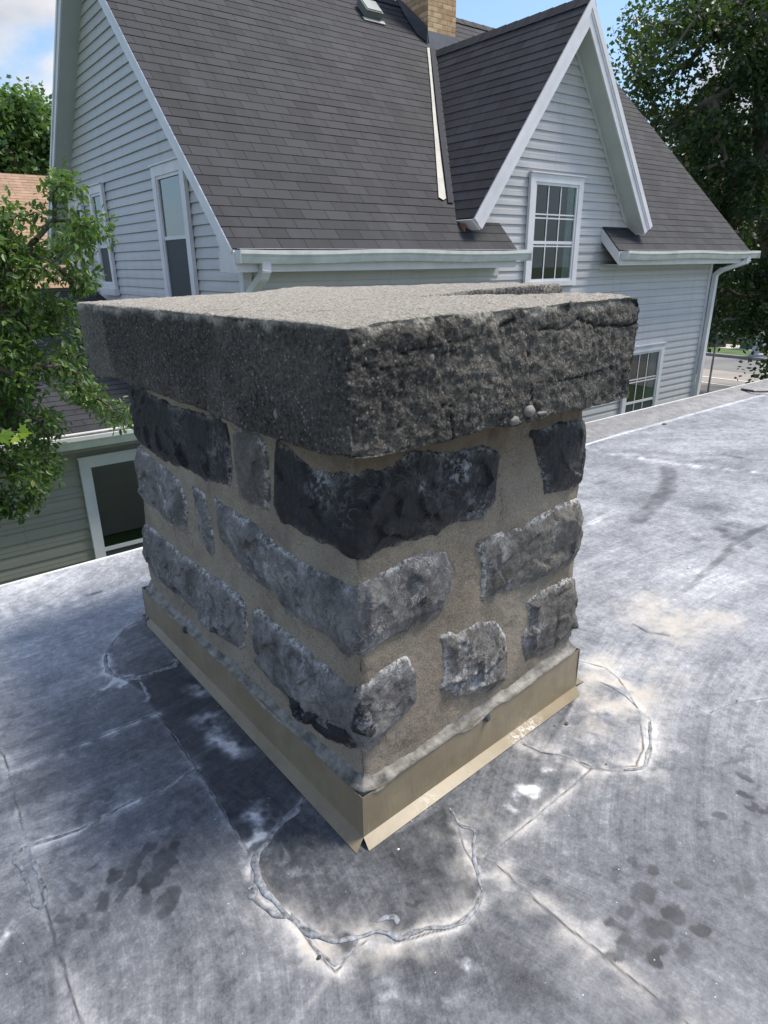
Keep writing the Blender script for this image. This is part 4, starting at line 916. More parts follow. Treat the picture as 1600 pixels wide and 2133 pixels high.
add_stone(mk((Z7,'L',[(790,520),(798,700),(880,880),(970,960),(1070,1060),(1200,1190),(1310,1290),(1390,1310)]),(Z8,'R',[(80,1250),(190,1215),(260,1140),(320,1075),(440,950),(440,800),(400,742),(350,752),(250,830),(200,880),(120,935)]),(Z7,'L',[(1370,985),(1290,900),(1150,780),(1030,690),(900,580),(820,505)])),M_st,.026,11,[lz(640,1380,.05,.8,'L'),lz(690,1420,.04,.9,'L'),lz(560,1310,.04,.5,'L'),lz(830,1390,.03,.9,'R'),lz(600,1370,.03,.6,'L')],'long grey corner stone in the bottom course',1.3)
pts=mk((Z6,'R',[(720,1300),(745,1400),(715,1560)]),(Z8,'R',[(830,385),(950,320),(1100,280),(1230,215),(1330,140)]),(Z6,'R',[(1150,1110),(1080,1125),(950,1205),(860,1252)])); pts[7]=(RE,pts[7][1]-.0); pts[8]=(RE,pts[8][1])
add_stone(pts,M_st2,.022,12,[lz(1045,1140,.04,.7,'R'),lz(1060,1225,.04,.5,'R')],'brown grey stone in the middle right course',1.3)
pts=mk((Z8,'R',[(1090,395),(1090,520),(1045,600),(1060,720),(1190,665),(1310,590),(1335,440),(1335,310),(1250,312),(1150,350)])); pts[5]=(RE,pts[5][1]);pts[6]=(RE,pts[6][1]);pts[7]=(RE,pts[7][1]+.005)
add_stone(pts,M_st2,.024,13,[lz(1110,1310,.04,.8,'R')],'brown grey stone low on the right edge',1.3)
add_stone(mk((Z8,'R',[(600,610),(620,720),(630,800),(605,880),(700,905),(850,890),(940,830),(950,700),(945,600),(900,532),(800,532),(720,572)])),M_st2,.022,14,[lz(960,1360,.07,1.,'R'),lz(1000,1410,.06,1.,'R'),lz(960,1420,.05,.9,'R')],'squarish stone crusted with pale lime',1.4)

add_stone(mk((Z7,'L',[(1020,1000),(1090,1090),(1230,1240),(1330,1300),(1410,1310)]),(Z8,'R',[(85,1250),(160,1200),(215,1110),(200,970),(110,955)]),(Z7,'L',[(1390,1165),(1280,1140),(1150,1050)])),M_std,.055,17,[lz(640,1470,.03,.7,'L'),lz(760,1500,.03,.7,'R')],'black broken stone at the bottom of the front corner',1.5)
# concrete cap --------------------------------------------------------
cw,cl,chh=.835,1.44,.222
CA=np.array([.583,.845]); CB=np.array([1.413,.868]); CD=np.array([.560,2.285])
def capmesh():
    st=.0038; r=.008; V=[];F=[];off=0
    def face(u0,u1,v0,v1,f):
        nonlocal off
        nu=max(2,int(round((u1-u0)/st)));nv=max(2,int(round((v1-v0)/st)))
        a,c=np.meshgrid(np.linspace(u0,u1,nu+1),np.linspace(v0,v1,nv+1),indexing='ij'); p=f(a,c).reshape(-1,3)
        i_=np.arange(a.size).reshape(a.shape)+off; q=np.stack([i_[:-1,:-1],i_[1:,:-1],i_[1:,1:],i_[:-1,1:]],-1).reshape(-1,4); V.append(p);F.append(q);off+=a.size
    z=np.zeros
    face(0,cw,0,cl,lambda a,c:np.stack([a,c,z(a.shape)+chh],-1))
    face(0,cw,0,chh,lambda a,c:np.stack([a,z(a.shape),c],-1))
    face(0,cl,0,chh,lambda a,c:np.stack([z(a.shape),cl-a,c],-1))
    face(0,cl,0,chh,lambda a,c:np.stack([z(a.shape)+cw,a,c],-1))
    face(0,cw,0,chh,lambda a,c:np.stack([cw-a,z(a.shape)+cl,c],-1))
    st=.012
    face(0,cl,0,cw,lambda a,c:np.stack([c,a,z(a.shape)],-1))
    V=np.concatenate(V);F=np.concatenate(F)
    lo=np.array([r,r,r]);hi=np.array([cw-r,cl-r,chh-r]); q=np.clip(V,lo,hi); d=V-q; L=np.linalg.norm(d,axis=1)[:,None]; n=d/L
    V=q+n*r
    x,y,zz=V.T
    ero=.005*fbm(x*5,y*5,zz*5,3)+.0022*fbm(x*28,y*28,zz*28,3)+.0030*fbm(x*85,y*85,zz*85,2)+.0013*fbm(x*7,y*7,zz*48,3)
    pit=-.006*sst(fbm(x*38+9,y*38,zz*38,2),.35,.8)
    side=(np.abs(n[:,2])<.6)
    ero=np.where(side,ero*1.1+pit*.35,ero*.5+pit*.2)
    # crumbled lower and upper arrises
    lowr=np.exp(-(zz/.02)**2); ero-=lowr*(.003+.010*np.clip(fbm(x*9+3,y*9,0*x,3),-.4,1))
    upr=np.exp(-((chh-zz)/.016)**2)*side; ero-=upr*(.003+.009*np.clip(fbm(x*14,y*14+5,0*x,3),-.3,1))
    crn=np.exp(-((x**2+y**2)/.05**2))*sst(zz,chh*.55,chh); ero-=.012*crn
    crn=np.exp(-(((x-cw)**2+y**2)/.03**2))*sst(zz,chh*.8,chh); ero-=.010*crn
    # cracks
    crack=np.zeros(len(x))
    fr_=(y<.02)
    for poly,wd,dp in CR:
        d=seg_dist(x+.003*fbm(x*60,zz*60,0*x,3),zz+.003*fbm(x*60,zz*60,0*x+4,3),poly); g=np.exp(-(d/wd)**2)*fr_; crack=np.maximum(crack,g); ero-=dp*g
    V=V+n*ero[:,None]
    side_dark=np.where(n[:,2]>.55,0.,1.); side_dark=sst(chh-V[:,2]+.012*fbm(x*20,y*20,zz*20,3),.003,.024)  # cap coloured darker below the top rim
    side_dark*=np.clip(.95+.15*fbm(x*7,y*7,zz*7,3),0,1); side_dark*=np.where(y>cl-.25,.8,1)
    # local box -> skewed place in the world
    u=V[:,0]/cw; v=V[:,1]/cl; XY=CA+u[:,None]*(CB-CA)+v[:,None]*(CD-CA)
    Zb=.892-.018*v; Zt=1.113+.016*u-.020*v
    Z=Zb+(V[:,2]/chh)*(Zt-Zb)
    return np.column_stack([XY,Z]),F,side_dark,crack
def capuv(x,y):
    p=onplane(x,y,(CA[0],CA[1],0),(.028,-1,0)); u=(p[0]-CA[0])/(CB[0]-CA[0])*cw; return (u,(p[2]-.892)/(1.118-.892)*chh)
CR=[([capuv(*p) for p in [(1332,680),(1290,687),(1240,685),(1210,668)]],.0022,.007),
    ([capuv(*p) for p in [(1210,668),(1175,690),(1130,688)]],.0018,.004),([capuv(*p) for p in [(1075,668),(1060,678),(1045,682)]],.003,.006),
    ([capuv(*p) for p in [(960,722),(900,745),(840,760),(760,762),(715,775)]],.0014,.002),
    ([capuv(*p) for p in [(1104,700),(1106,760),(1108,800),(1113,830),(1113,872)]],.0018,.005),
    ([capuv(*p) for p in [(943,868),(942,890),(943,918)]],.0022,.006),([capuv(*p) for p in [(943,845),(925,842)]],.0015,.004),([capuv(*p) for p in [(1330,778),(1270,770),(1200,790),(1120,800)]],.0016,.003),([capuv(*p) for p in [(1000,700),(900,720),(820,735)]],.0016,.003)]
V,F,side_dark,crack=capmesh()
cap=link('concrete_cap',npmesh('concrete_cap',V,F,{'side_dark':('FLOAT',side_dark),'crack':('FLOAT',crack)}),M_cap,ch,True)
# raised broken layer on the far part of the cap top
def lump():
    st=.005; x0,x1=.16,cw-.006; y0,y1=.17,cl-.012
    a,c=np.meshgrid(np.arange(x0,x1,st),np.arange(y0,y1,st),indexing='ij')
    fe=c-.200-.018*fbm(a*9,c*0,1.,3)-.30*(1-sst(a,.55,.80)); re=x1-a+.006-.006*fbm(a*0,c*12,3.,3)-.004
    e_=np.minimum(np.minimum(re,fe),y1-c)
    h=-.007+.032*sst(e_,-.002,.012)*sst(a,.48,.80)*(1-.45*sst(c,.4,1.3))+.0022*fbm(a*30,c*30,2.,3)-.006*(1-sst(np.minimum(e_,a-x0-.03),-.01,.004))
    u=a/cw;v=c/cl; XY=CA+u[...,None]*(CB-CA)+v[...,None]*(CD-CA); Z=1.111+.016*u-.020*v+h
    i_=np.arange(a.size).reshape(a.shape); q=np.stack([i_[:-1,:-1],i_[1:,:-1],i_[1:,1:],i_[:-1,1:]],-1).reshape(-1,4)
    s_=np.where((e_<.010)&(a>.66),.8,0.); return np.concatenate([XY,Z[...,None]],-1).reshape(-1,3),q,s_.ravel()  # darker strip along the broken ledge
V,F,s_=lump(); link('broken_layer',npmesh('broken_layer',V,F,{'side_dark':('FLOAT',s_),'crack':('FLOAT',s_*0)}),M_cap,cap,True)
# pebbles bedded in the cap
M_peb=simple('pebble',(.17,.155,.145),.6,.25,40,0,.2,90)
def pebble(name,c,r,ax,parent,m,seed=0,sub=3):
    bm=bmesh.new(); bmesh.ops.create_icosphere(bm,subdivisions=sub,radius=1.)
    for v in bm.verts:
        p=np.array(v.co); k=1+.14*float(fbm(p[0]*1.3+seed,p[1]*1.3,p[2]*1.3,3)); v.co=Vector((c[0]+p[0]*r*ax[0]*k,c[1]+p[1]*r*ax[1]*k,c[2]+p[2]*r*ax[2]*k))
    me=bpy.data.meshes.new(name); bm.to_mesh(me); bm.free(); return link(name,me,m,parent,True)
for k,(x,y,r,ax) in enumerate([(1101,856,.016,(1,.7,.75)),(1070,876,.013,(1.1,.7,.8)),(1128,860,.009,(1.8,.7,.5)),(1001,832,.008,(1.,.7,.9)),(897,745,.008,(1,.7,1.1)),(868,750,.005,(1,.7,1)),(757,722,.004,(1,.7,1)),(1190,632,.006,(1,.7,1)),(760,748,.004,(1,.7,1)),(812,690,.004,(1,.7,1))]):
    p=onplane(x,y,(CA[0],CA[1]+.002,0),(.028,-1,0)); pebble('pebble',p,r,ax,cap,M_peb,k)
for k,(x,y,r,ax) in enumerate([(578,862,.009,(.7,1,1.2)),(668,724,.004,(.7,1,1.)),(300,700,.005,(.7,1,1.)),(540,700,.004,(.7,1,1.))]):
    p=onplane(x,y,(CA[0]+.002,CA[1],0),(-1,-.02,0)); pebble('pebble',p,r,ax,cap,M_peb,k+20)

# flashing ------------------------------------------------------------
FA=np.array([.629,.902]); FB=np.array([1.463,.966]); FD=np.array([.594,2.185])
C4=FB+FD-FA
def wallflash(a,c,za,zc,ta,tc,outp_a,outp_c,name,sp=0):
    """vertical leaf a->c from fold heights to top heights, flange kicked out to given points"""
    n=60; mb=[];fc=[];spl=[]
    t=np.linspace(0,1,n+1)
    xy=a[None]*(1-t[:,None])+c[None]*t[:,None]
    oa=np.array(outp_a[:2]);oc=np.array(outp_c[:2]); ox=oa[None]*(1-t[:,None])+oc[None]*t[:,None]
    nn=(ox-xy); nn/=np.linalg.norm(nn,axis=1)[:,None]
    wv=.0026*fbm(t*7,0*t+a[0],0,3)
    rows=[np.column_stack([xy+nn*wv[:,None],ta*(1-t)+tc*t]),np.column_stack([xy+nn*(wv*1.5)[:,None],(ta+za)/2*(1-t)+(tc+zc)/2*t]),np.column_stack([xy,za*(1-t)+zc*t]),
          np.column_stack([xy*.5+ox*.5,(za*.5+.00225)*(1-t)+(zc*.5+.00225)*t]),np.column_stack([ox,0*t+.0045]),np.column_stack([ox-nn*.003,0*t+.001])]
    # inner side gives the sheet its thickness
    V=np.concatenate(rows); F=[]
    for r_ in range(len(rows)-1):
        for i in range(n): p=r_*(n+1)+i; F.append((p,p+1,p+n+2,p+n+1))
    tk=.0012; Vi=V.copy(); m=len(V); Vi[:,:2]-=np.tile(nn,(len(rows),1))*tk; 
    F2=[(q[3]+m,q[2]+m,q[1]+m,q[0]+m) for q in F]; F3=[(i+1,i,i+m,i+1+m) for i in range(n)]
    spv=np.concatenate([0*t,0*t,0*t+.25*sp,0*t+sp,0*t+sp,0*t+sp])*np.tile(sst(np.sin(t*9+1)+.35*np.sin(t*31),-.1,.7)*sst(t,.12,.3)*(1-sst(t,.72,.8)),6)
    return link(name,npmesh(name,np.concatenate([V,Vi]),F+F2+F3,{'splash':('FLOAT',np.concatenate([spv,spv]))}),M_fl,ch,False)
oL=G(306.7,1302.8,.004); oN1=G(743,1779,.004); oN2=G(769,1773,.004); oR=G(1208,1448.8,.004)
flL=wallflash(FA,FD,.020,.022,.130,.132,oN1,oL,'flashing')
flR=wallflash(FA,FB,.020,.008,.130,.136,oN2,oR,'flashing',1.)
wallflash(FB,C4,.01,.01,.135,.13,(FB[0]+.04,FB[1]),(C4[0]+.04,C4[1]),'flashing'); wallflash(FD,C4,.02,.01,.13,.13,(FD[0],FD[1]+.04),(C4[0],C4[1]+.04),'flashing')
def screw(pt,n,par):
    n=np.array(n,float); n/=np.linalg.norm(n); mb=MB(); pt=np.array(pt)+n*.003
    mb.tube([pt-n*.002,pt+n*.0015,pt+n*.002],[.0115,.0115,.008],20); mb.tube([pt+n*.001,pt+n*.006,pt+n*.007],[.007,.007,.0055],6); mb.tube([pt+n*.001,pt+n*.0035],[.007,.0065],16)
    mb.build('screw',M_screw,par,False)
nLf=np.array([-1,-.027,0]);nRf=np.array([.077,-1,0])
screw(onplane(387,1312,(*FA,0),nLf),nLf,flL); screw(onplane(311,1291,(*FA,0),nLf),nLf,flL); screw(onplane(1013,1495,(*FA,0),nRf),nRf,flR)
# sealant fillet between flashing top and stone
def fillet(sa,sb,zf0,zf1,amp,seed,name='sealant'):
    n=int(abs(sb-sa)/.005); s_=np.linspace(sa,sb,n+1); k=9
    top=.020+amp*fbm(s_*6,0*s_,seed,3)+.25*amp*fbm(s_*30,0*s_,seed+1,3)
    V=[]
    for j in range(k+1):
        t=j/k
        P,nn=body(s_,np.full(len(s_),.13))
        zz=zf0+(zf1-zf0)*np.abs(s_)/max(abs(sa),abs(sb))
        drip=np.clip(.008*fbm(s_*9,0*s_,seed+3,5)-.001,-.001,.02)
        outd=.022*(1-t)-.006+.0015*fbm(s_*12,0*s_+t*3,seed+5,3)*(0.3+t)
        z=zz+.002+(top)*t**1.3-(drip*(1-t)**3)+.0012*fbm(s_*60,0*s_+t*9,seed+8,2)
        if j==0: outd=outd*0+.019; z=z-.004-drip
        if j==1: outd=outd*0+.022; z=z-.001-drip*.7
        P=P+nn*outd[:,None]; P[:,2]=z; V.append(P)
    V=np.concatenate(V); F=[]
    for r_ in range(k):
        for i in range(n): p=r_*(n+1)+i; F.append((p,p+1,p+n+2,p+n+1))
    o=link(name,npmesh(name,V,F),M_seal,ch,True); return o
fillet(-L_-.02,.022,.132,.130,.012,3.3); fillet(-.022,W_+.02,.130,.136,.014,7.7)

# loose stones and debris on the roof
M_rust=simple('rusty nut',(.17,.10,.07),.7,.4,60)
def loose(px,r,lab,m=M_peb,ax=(1,.8,.6),cat='pebble',name='pebble',group=None):
    p=G(*px); o=pebble(name,(0,0,0),r,ax,None,m,px[0]); o.location=(p[0],p[1],RH(p[0],p[1])+r*ax[2]*.75); tag(o,lab,cat,group); return o
loose((665,1999),.0045,'dark angular pebble beside the pointed patch tip in the foreground',simple('dark pebble',(.05,.045,.045),.7,.3,60))
o=MB().tube([(0,0,.001),(0,0,.004)],[.0055,.0055],14).build('rusty_nut',M_rust); MB().tube([(0,0,.0042),(0,0,.0052)],[.0028,.0022],10).build('bolt_hole',M_screw,o)
pp=G(1180,1510); o.location=(pp[0],pp[1],RH(pp[0],pp[1])+.0005); tag(o,'rusty round nut lying right of the front flashing','nut')
loose((1156,1513),.0035,'small pale chip beside the rusty nut')
loose((1263,1594),.0035,'pale pebble on the right sealed patch edge')
loose((1384,884),.016,'pale stone lying near the far roof edge',M_peb,(1.4,.9,.5))
loose((455,1472),.004,'brown chip on the dark membrane left of the flashing',M_rust)
loose((830,1792-20),.0028,'tiny white chip in front of the flashing corner',M_line)
loose((1435,1184),.006,'white chip near the crossed scuff marks',M_line)
loose((1535,1461),.003,'grey pebble on the pale membrane at the right',M_peb)
# cable lying at the far right edge
tag(MB().tube([on(1544,811,2,.035),on(1570,815,2,.03),on(1600,815,2,.03),on(1640,812,2,.03)],.012,6).build('black_strap',M_dark),'short black strap lying at the far right roof edge','strap')

# ------------------------------------------------------------------ vegetation
def leaf_cloud(centres,radii,per,size,seed,shape='leaf',flat=.6,droop=.3,asp=.5):
    rs=np.random.RandomState(seed); C_=np.repeat(centres,per,0); Rr=np.repeat(radii,per)
    d=rs.normal(size=C_.shape); d/=np.linalg.norm(d,axis=1)[:,None]; rr=rs.rand(len(C_))**(.45)
    P=C_+d*(rr*Rr)[:,None]*np.array([1,1,.8])
    ax=d*.6+rs.normal(size=P.shape)*.6; ax[:,2]-=droop; ax/=np.linalg.norm(ax,axis=1)[:,None]
    nr=rs.normal(size=P.shape)*.55+np.array([0,0,1.]); nr-=ax*(nr*ax).sum(1)[:,None]; nr/=np.linalg.norm(nr,axis=1)[:,None]
    sd_=np.cross(ax,nr); L=size*(.6+.7*rs.rand(len(P)))[:,None]; Wd=L*asp
    if shape=='leaf':
        T=[P,P+ax*L*.35+sd_*Wd*.5+nr*L*.06,P+ax*L*.75+sd_*Wd*.36+nr*L*.03,P+ax*L-nr*L*.08,P+ax*L*.75-sd_*Wd*.36+nr*L*.03,P+ax*L*.35-sd_*Wd*.5+nr*L*.06,P+ax*L*.5-nr*L*.03]
        V=np.stack(T,1).reshape(-1,3); b=np.arange(len(P))[:,None]*7
        F=np.concatenate([b+np.array([[0,1,2,6]]),b+np.array([[6,2,3,3]])[:,:3].repeat(1,0) if False else b+np.array([[6,2,3,4]]),b+np.array([[0,6,4,5]])])
        k=7
    else:
        T=[P-ax*L*.5,P+sd_*Wd*.5-nr*L*.05,P+ax*L*.5,P-sd_*Wd*.5-nr*L*.05]; V=np.stack(T,1).reshape(-1,3); b=np.arange(len(P))[:,None]*4; F=b+np.array([[0,1,2,3]]); k=4
    r=rs.rand(len(P)); crn=np.repeat(rs.rand(len(centres)),per); r=np.clip(r*.65+crn*.4,0,1)
    return npmesh('foliage',V,F,{'rnd':('FLOAT',np.repeat(r,k))})
def branches(mb,trunk,centres,r0,twig,seed=0,k=5,sag=.0):
    """grow a tree of limbs from trunk nodes to all centres"""
    rs=np.random.RandomState(seed); nodes=[np.array(p,float) for p in trunk]; par=[-1]*len(nodes)
    rem=list(range(len(centres))); Cn=np.array(centres); D=np.min([np.linalg.norm(Cn-p,axis=1) for p in nodes],0); order=np.argsort(D)
    for j in order:
        p=Cn[j]; A=np.array(nodes); d=np.linalg.norm(A-p,axis=1)
        i=int(d.argmin()); 
        # split long spans with a bent midpoint
        if d[i]>.1*1:
            m=(A[i]+p)/2+rs.normal(size=3)*d[i]*.09; nodes.append(m); par.append(i); i=len(nodes)-1
        nodes.append(p); par.append(i)
    cnt=[1]*len(nodes)
    for i in range(len(nodes)-1,-1,-1):
        if par[i]>=0: cnt[par[i]]+=cnt[i]
    for i in range(len(nodes)):
        if par[i]>=0:
            ra=min(r0,twig*cnt[par[i]]**.5); rb=min(r0,twig*cnt[i]**.5); mb.tube([nodes[par[i]],nodes[i]],[ra if par[i]>=len(trunk) else rb,rb],k,False)
    return mb
def sample(poly,n,seed,gaps=()):
    rs=np.random.RandomState(seed); P=np.array(poly); out=[]
    while len(out)<n:
        x=rs.uniform(P[:,0].min(),P[:,0].max()); y=rs.uniform(P[:,1].min(),P[:,1].max())
        if inside(np.array([x]),np.array([y]),poly)[0] and not any(inside(np.array([x]),np.array([y]),g)[0] and rs.rand()<pr for g,pr in gaps): out.append((x,y))
    return out
def tree(label,cat,poly,n,seed,dep,crad,per,size,lm,bm_,trunk,r0,twig,gaps=(),depf=None,shape='leaf',extra=None,asp=.5,droop=.3):
    rs=np.random.RandomState(seed); cs=[]
    for (x,y) in sample(poly,n,seed,gaps):
        t=dep(rs,x,y); d=ray(x,y); d=d/np.linalg.norm(d[:2]); cs.append(CP+d*t)
    if extra is not None: cs+=extra
    cs=np.array(cs); rad=crad*(.6+.8*rs.rand(len(cs)))
    root=empty('tree',tuple(trunk[0])); tag(root,label,cat)
    mb=MB(); mb.tube(trunk,[r0*(1-.55*i/(len(trunk)-1)) for i in range(len(trunk))],10); branches(mb,trunk[1:],cs,r0*.6,twig,seed)
    mb.build('trunk',bm_,root,True)
    link('crown',leaf_cloud(cs,rad,per,size,seed,shape,asp=asp,droop=droop),lm,root)
    return root
# near fruit tree on the left
polyA=[(-140,400),(0,425),(60,430),(100,392),(128,355),(150,400),(175,410),(180,450),(212,455),(200,490),(175,520),(150,560),(205,575),(190,600),(150,625),(160,700),(185,740),(180,790),(230,830),(270,850),(268,880),(235,880),(215,850),(160,830),(150,870),(120,860),(100,870),(160,925),(135,935),(110,975),(90,1010),(60,1060),(30,1080),(0,1070),(-140,1100)]
gapsA=[([(40,690),(150,700),(160,800),(100,860),(50,800)],.4),([(60,430),(100,400),(110,460),(60,520),(10,470)],.5),([(100,560),(160,520),(160,610),(100,640)],.7)]
trA=tree('leafy green fruit tree reaching in from the left edge','tree',polyA,370,21,lambda rs,x,y:rs.uniform(5.0,5.9),.105,52,.050,M_leafA,M_bark,[(-.55,5.3,GZ),(-.5,5.2,-1.6),(-.35,5.1,-.4),(-.1,5.05,.5),(.2,5.1,1.4)],.10,.0042,gapsA,asp=.5)
# bright young maple leaves in front at the left edge
def mleaf(mb,c,ax,sd_,r):
    c=np.array(c);out=[(0,-.1),(.25,-.35),(.42,-.1),(.95,-.15),(.72,.12),(.98,.42),(.5,.38),(.45,.62),(.2,.55),(0,1.1),(-.2,.55),(-.45,.62),(-.5,.38),(-.98,.42),(-.72,.12),(-.95,-.15),(-.42,-.1),(-.25,-.35)]
    nn=np.cross(ax,sd_)
    for i in range(len(out)):
        a,b_=out[i],out[(i+1)%len(out)]; mb.poly([c+nn*r*.1,c+ax*a[1]*r+sd_*a[0]*r-nn*r*.1*abs(a[0]),c+ax*b_[1]*r+sd_*b_[0]*r-nn*r*.1*abs(b_[0])])
tw=empty('maple_twig',tuple(on(-10,960,1,3.1))); tag(tw,'bright yellow green maple leaves at the left edge','twig')
for k,(x,y,r,ax,sd_) in enumerate([(4,905,.055,(.3,-.3,-.9),(.7,-.6,.2)),(44,900,.045,(.9,-.3,-.2),(.2,-.3,.5)),(30,912,.03,(.5,-.2,-.5),(.5,.4,.5))]):
    ax=np.array(ax);ax/=np.linalg.norm(ax);sd_=np.array(sd_);sd_-=ax*(ax@sd_);sd_/=np.linalg.norm(sd_)
    mb=MB(); mleaf(mb,on(x,y,1,3.1),ax,sd_,r); me_=mb.build('leaf',M_leafY,tw); at=me_.data.attributes.new('rnd','FLOAT','POINT'); at.data.foreach_set('value',[.3+.3*k]*len(me_.data.vertices))
MB().tube([on(-60,890,1,3.1),on(0,893,1,3.1),on(25,900,1,3.1),on(44,900,1,3.1)],.0025,6).build('stem',M_bark,tw)
# far tree left
polyC=[(-120,180),(0,215),(20,198),(50,205),(80,230),(105,250),(140,260),(200,330),(200,400),(-120,400)]
tree('round green tree beyond the brown roof at the left','tree',polyC,190,31,lambda rs,x,y:rs.uniform(27,33),.85,170,.20,M_leafC,M_bark,[(-6+8.5,30,GZ),(2.4,30,1),(2.3,30,4)],.35,.03,[([(60,320),(100,300),(100,370),(70,370)],.6)],shape='q',asp=.7)
# big maple on the right
polyB=[(1300,130),(1318,70),(1345,32),(1400,30),(1418,-10),(1450,-60),(1800,-120),(1800,700),(1640,800),(1590,770),(1575,742),(1600,700),(1560,672),(1530,692),(1480,690),(1462,692),(1450,560),(1440,500),(1400,380),(1320,240),(1292,200),(1305,160)]
gapsB=[([(1440,70),(1500,60),(1510,110),(1520,190),(1470,200),(1440,150)],.93),([(1560,150),(1600,150),(1600,290),(1570,250)],.6),([(1560,330),(1600,310),(1600,470),(1570,440)],.8),([(1370,150),(1420,170),(1400,210),(1370,200)],.5),([(1465,360),(1515,360),(1515,400),(1470,400)],.8)]
def depB(rs,x,y): return rs.uniform(17.5,22.5) if y<640 else rs.uniform(16.5,20)
tb=on(1605,840,2,GZ)*0
def RD(x,y,D): d=ray(x,y); return CP+d/np.linalg.norm(d[:2])*D
t0=np.array(CP+ray(1592,500)/np.linalg.norm(ray(1592,500)[:2])*20.5)
tree('large dark maple tree towering at the right edge','tree',polyB,265,41,depB,.60,230,.125,M_leafB,M_barkg,[(*RD(1650,800,20.5)[:2],GZ),tuple(RD(1630,640,20.5)),tuple(RD(1603,450,20.5)),tuple(RD(1588,280,20.5)),tuple(RD(1588,100,20.5)),tuple(RD(1600,-80,20.5))],.34,.021,gapsB,shape='q',asp=.72)
t1=np.array(CP+ray(1512,470)/np.linalg.norm(ray(1512,470)[:2])*25)
polyD=[(1330,300),(1400,250),(1480,230),(1540,260),(1660,300),(1700,640),(1560,690),(1480,660),(1440,560),(1400,420)]
tree('second leafy tree with a leaning trunk behind the house corner','tree',polyD,85,43,lambda rs,x,y:rs.uniform(23,27),.75,150,.17,M_leafB,M_barkg,[(*RD(1425,800,25)[:2],GZ),tuple(RD(1470,640,25)),tuple(RD(1512,480,25)),tuple(RD(1524,330,25)),tuple(RD(1520,230,25))],.30,.022,[([(1475,340),(1520,340),(1520,400),(1470,400)],.7),([(1565,320),(1600,310),(1600,470),(1570,440)],.7)],shape='q',asp=.72)

# ------------------------------------------------------------------ background buildings and street things
def gable_house(name,label,x0,x1,y0,y1,ez,rz,wallm,roofm,axis='x',cat='house'):
    h=empty(name,((x0+x1)/2,(y0+y1)/2,GZ)); tag(h,label,cat)
    MB().bx(x0,x1,y0,y1,GZ,ez).build('wall',wallm,h)
    mb=MB()
    if axis=='x':
        ym=(y0+y1)/2; hw=(y1-y0)/2+.4; sl=math.hypot(hw,rz-ez)
        for sg in (1,-1):
            v=np.array([0,sg*hw,rz-ez])/sl; n=np.array([0,-sg*(rz-ez),hw])/sl
            roof_sheet(mb,(0,ym-sg*hw,ez),X_,v,n,x0-.4,x1+.4,sl)
        wl=[MB().poly([(x0,y0,ez),(x0,y1,ez),(x0,ym,rz-.2)]),MB().poly([(x1,y0,ez),(x1,ym,rz-.2),(x1,y1,ez)])]
    else:
        xm=(x0+x1)/2; hw=(x1-x0)/2+.4; sl=math.hypot(hw,rz-ez)
        for sg in (1,-1):
            v=np.array([sg*hw,0,rz-ez])/sl; n=np.array([-sg*(rz-ez),0,hw])/sl
            roof_sheet(mb,(xm-sg*hw,0,ez),Y_,v,n,y0-.4,y1+.4,sl)
        wl=[MB().poly([(x0,y0,ez),(x1,y0,ez),(xm,y0,rz-.2)]),MB().poly([(x0,y1,ez),(xm,y1,rz-.2),(x1,y1,ez)])]
    mb.build('roof',roofm,h,uv=True); [q.build('gable',wallm,h) for q in wl]
    return h
M_bw=simple('yellow brick wall',(.42,.32,.2),.85,.2,4)
p=on(50,372,1,21.); q=on(50,470,1,18.)
gable_house('brown_roofed_house','low house with tan brown shingle roof beyond the left tree',2.3,6.9,16.6,24.4,p[2]-2.6,p[2]+.05,M_bw,M_sh2)
hb=gable_house('white_gabled_house','far white gabled house half hidden by the right trees',36.5,46,24,33,3.0,7.0,simple('far white siding',(.6,.6,.58),.7,.1,2),M_sh,'y')
pc=on(1494,372,0,38.5); 
MB().bx(38.1,38.9,pc[1]-.35,pc[1]+.35,3.,on(1494,350,0,38.5)[2]).build('brick_chimney',simple('red brick',(.30,.10,.07),.85,.25,6),hb)
bb=empty('roadside_building',(40,16,GZ)); tag(bb,'pale beige building across the street behind the sign','building')
MB().bx(37.2,44,4,23.5,GZ,.6).build('wall',simple('beige wall',(.52,.46,.38),.85,.08,1),bb)
mb=MB()
for y in (8.,11.,14.5,18.5,21): mb.bx(37.17,37.2,y,y+1.3,-1.6,-.2)
mb.build('windows',simple('far window',(.05,.06,.07),.15,.2,2),bb) if False else None
for y in (8.,11.5,18.5,21): MB().bx(37.15,37.2,y,y+1.3,-1.4,-.1).build('window',simple('far window',(.05,.06,.07),.15,.2,2),bb)
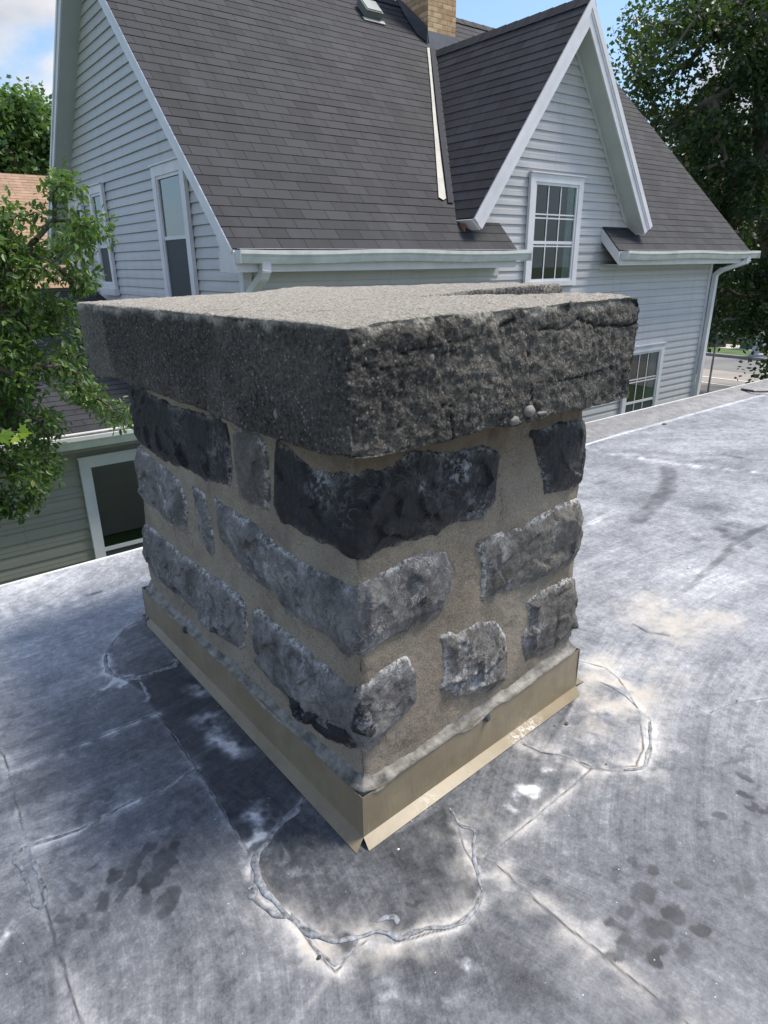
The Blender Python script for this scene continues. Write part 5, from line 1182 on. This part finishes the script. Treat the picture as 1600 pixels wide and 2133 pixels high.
# sign on a post, seen from behind
sb_=on(1474,820,2,GZ); sx0,sy0=sb_[0],sb_[1]
sg_=empty('street_sign',(sx0,sy0,GZ)); tag(sg_,'grey back of a street sign on a thin steel post','sign')
ztop=on(1499,694,0,sx0)[2]
mb=MB(); mb.bx(sx0-.03,sx0+.03,sy0-.02,sy0+.02,GZ,ztop); mb.build('post',M_metal,sg_,bevel=.004)
pw=np.array([.48,-.48,0]); pw=pw/np.linalg.norm(pw)*.62
za,zb_=on(1497,699,0,sx0)[2],on(1497,724,0,sx0)[2]
a=np.array([sx0+.035,sy0,zb_])-pw/2; MB().box(a,pw,(.006,.006,0),(0,0,za-zb_)).build('panel',simple('sign back',(.20,.21,.20),.5,.12,5,.3),sg_,bevel=.002)
# lamp post
lb=on(1578,742,2,GZ+.13); lp=empty('lamp_post',tuple(lb)); tag(lp,'pale grey street lamp post with a flared base','lamp post')
mb=MB(); mb.tube([lb,lb+np.array([0,0,.12]),lb+np.array([0,0,.16]),lb+np.array([0,0,.9]),lb+np.array([0,0,1.0])],[.36,.36,.28,.19,.13],12); mb.build('base',simple('lamp grey',(.36,.37,.40),.5,.1,3),lp)
mb=MB(); mb.tube([lb+np.array([0,0,1.]),lb+np.array([0,0,6.5])],[.11,.06],12); mb.build('pole',simple('pole grey',(.3,.31,.33),.5,.1,3),lp)
mb=MB(); mb.tube([lb+np.array([0,0,6.5]),lb+np.array([0,0,6.7]),lb+np.array([0,0,7.1]),lb+np.array([0,0,7.3])],[.08,.2,.24,.05],12); mb.build('lantern',M_white,lp)
# green utility bin
gb=on(1562,726,2,GZ+.14); bn=empty('utility_box',tuple(gb)); tag(bn,'dark green utility cabinet beside the lamp post','cabinet')
MB().bx(gb[0]-.3,gb[0]+.3,gb[1]-.35,gb[1]+.35,GZ+.12,GZ+.95).build('cabinet',simple('green paint',(.05,.13,.09),.5,.2,3),bn,bevel=.03)
MB().bx(gb[0]-.33,gb[0]+.33,gb[1]-.38,gb[1]+.38,GZ+.952,GZ+1.02).build('lid',simple('green lid',(.07,.16,.12),.5,.2,3),bn,bevel=.02)
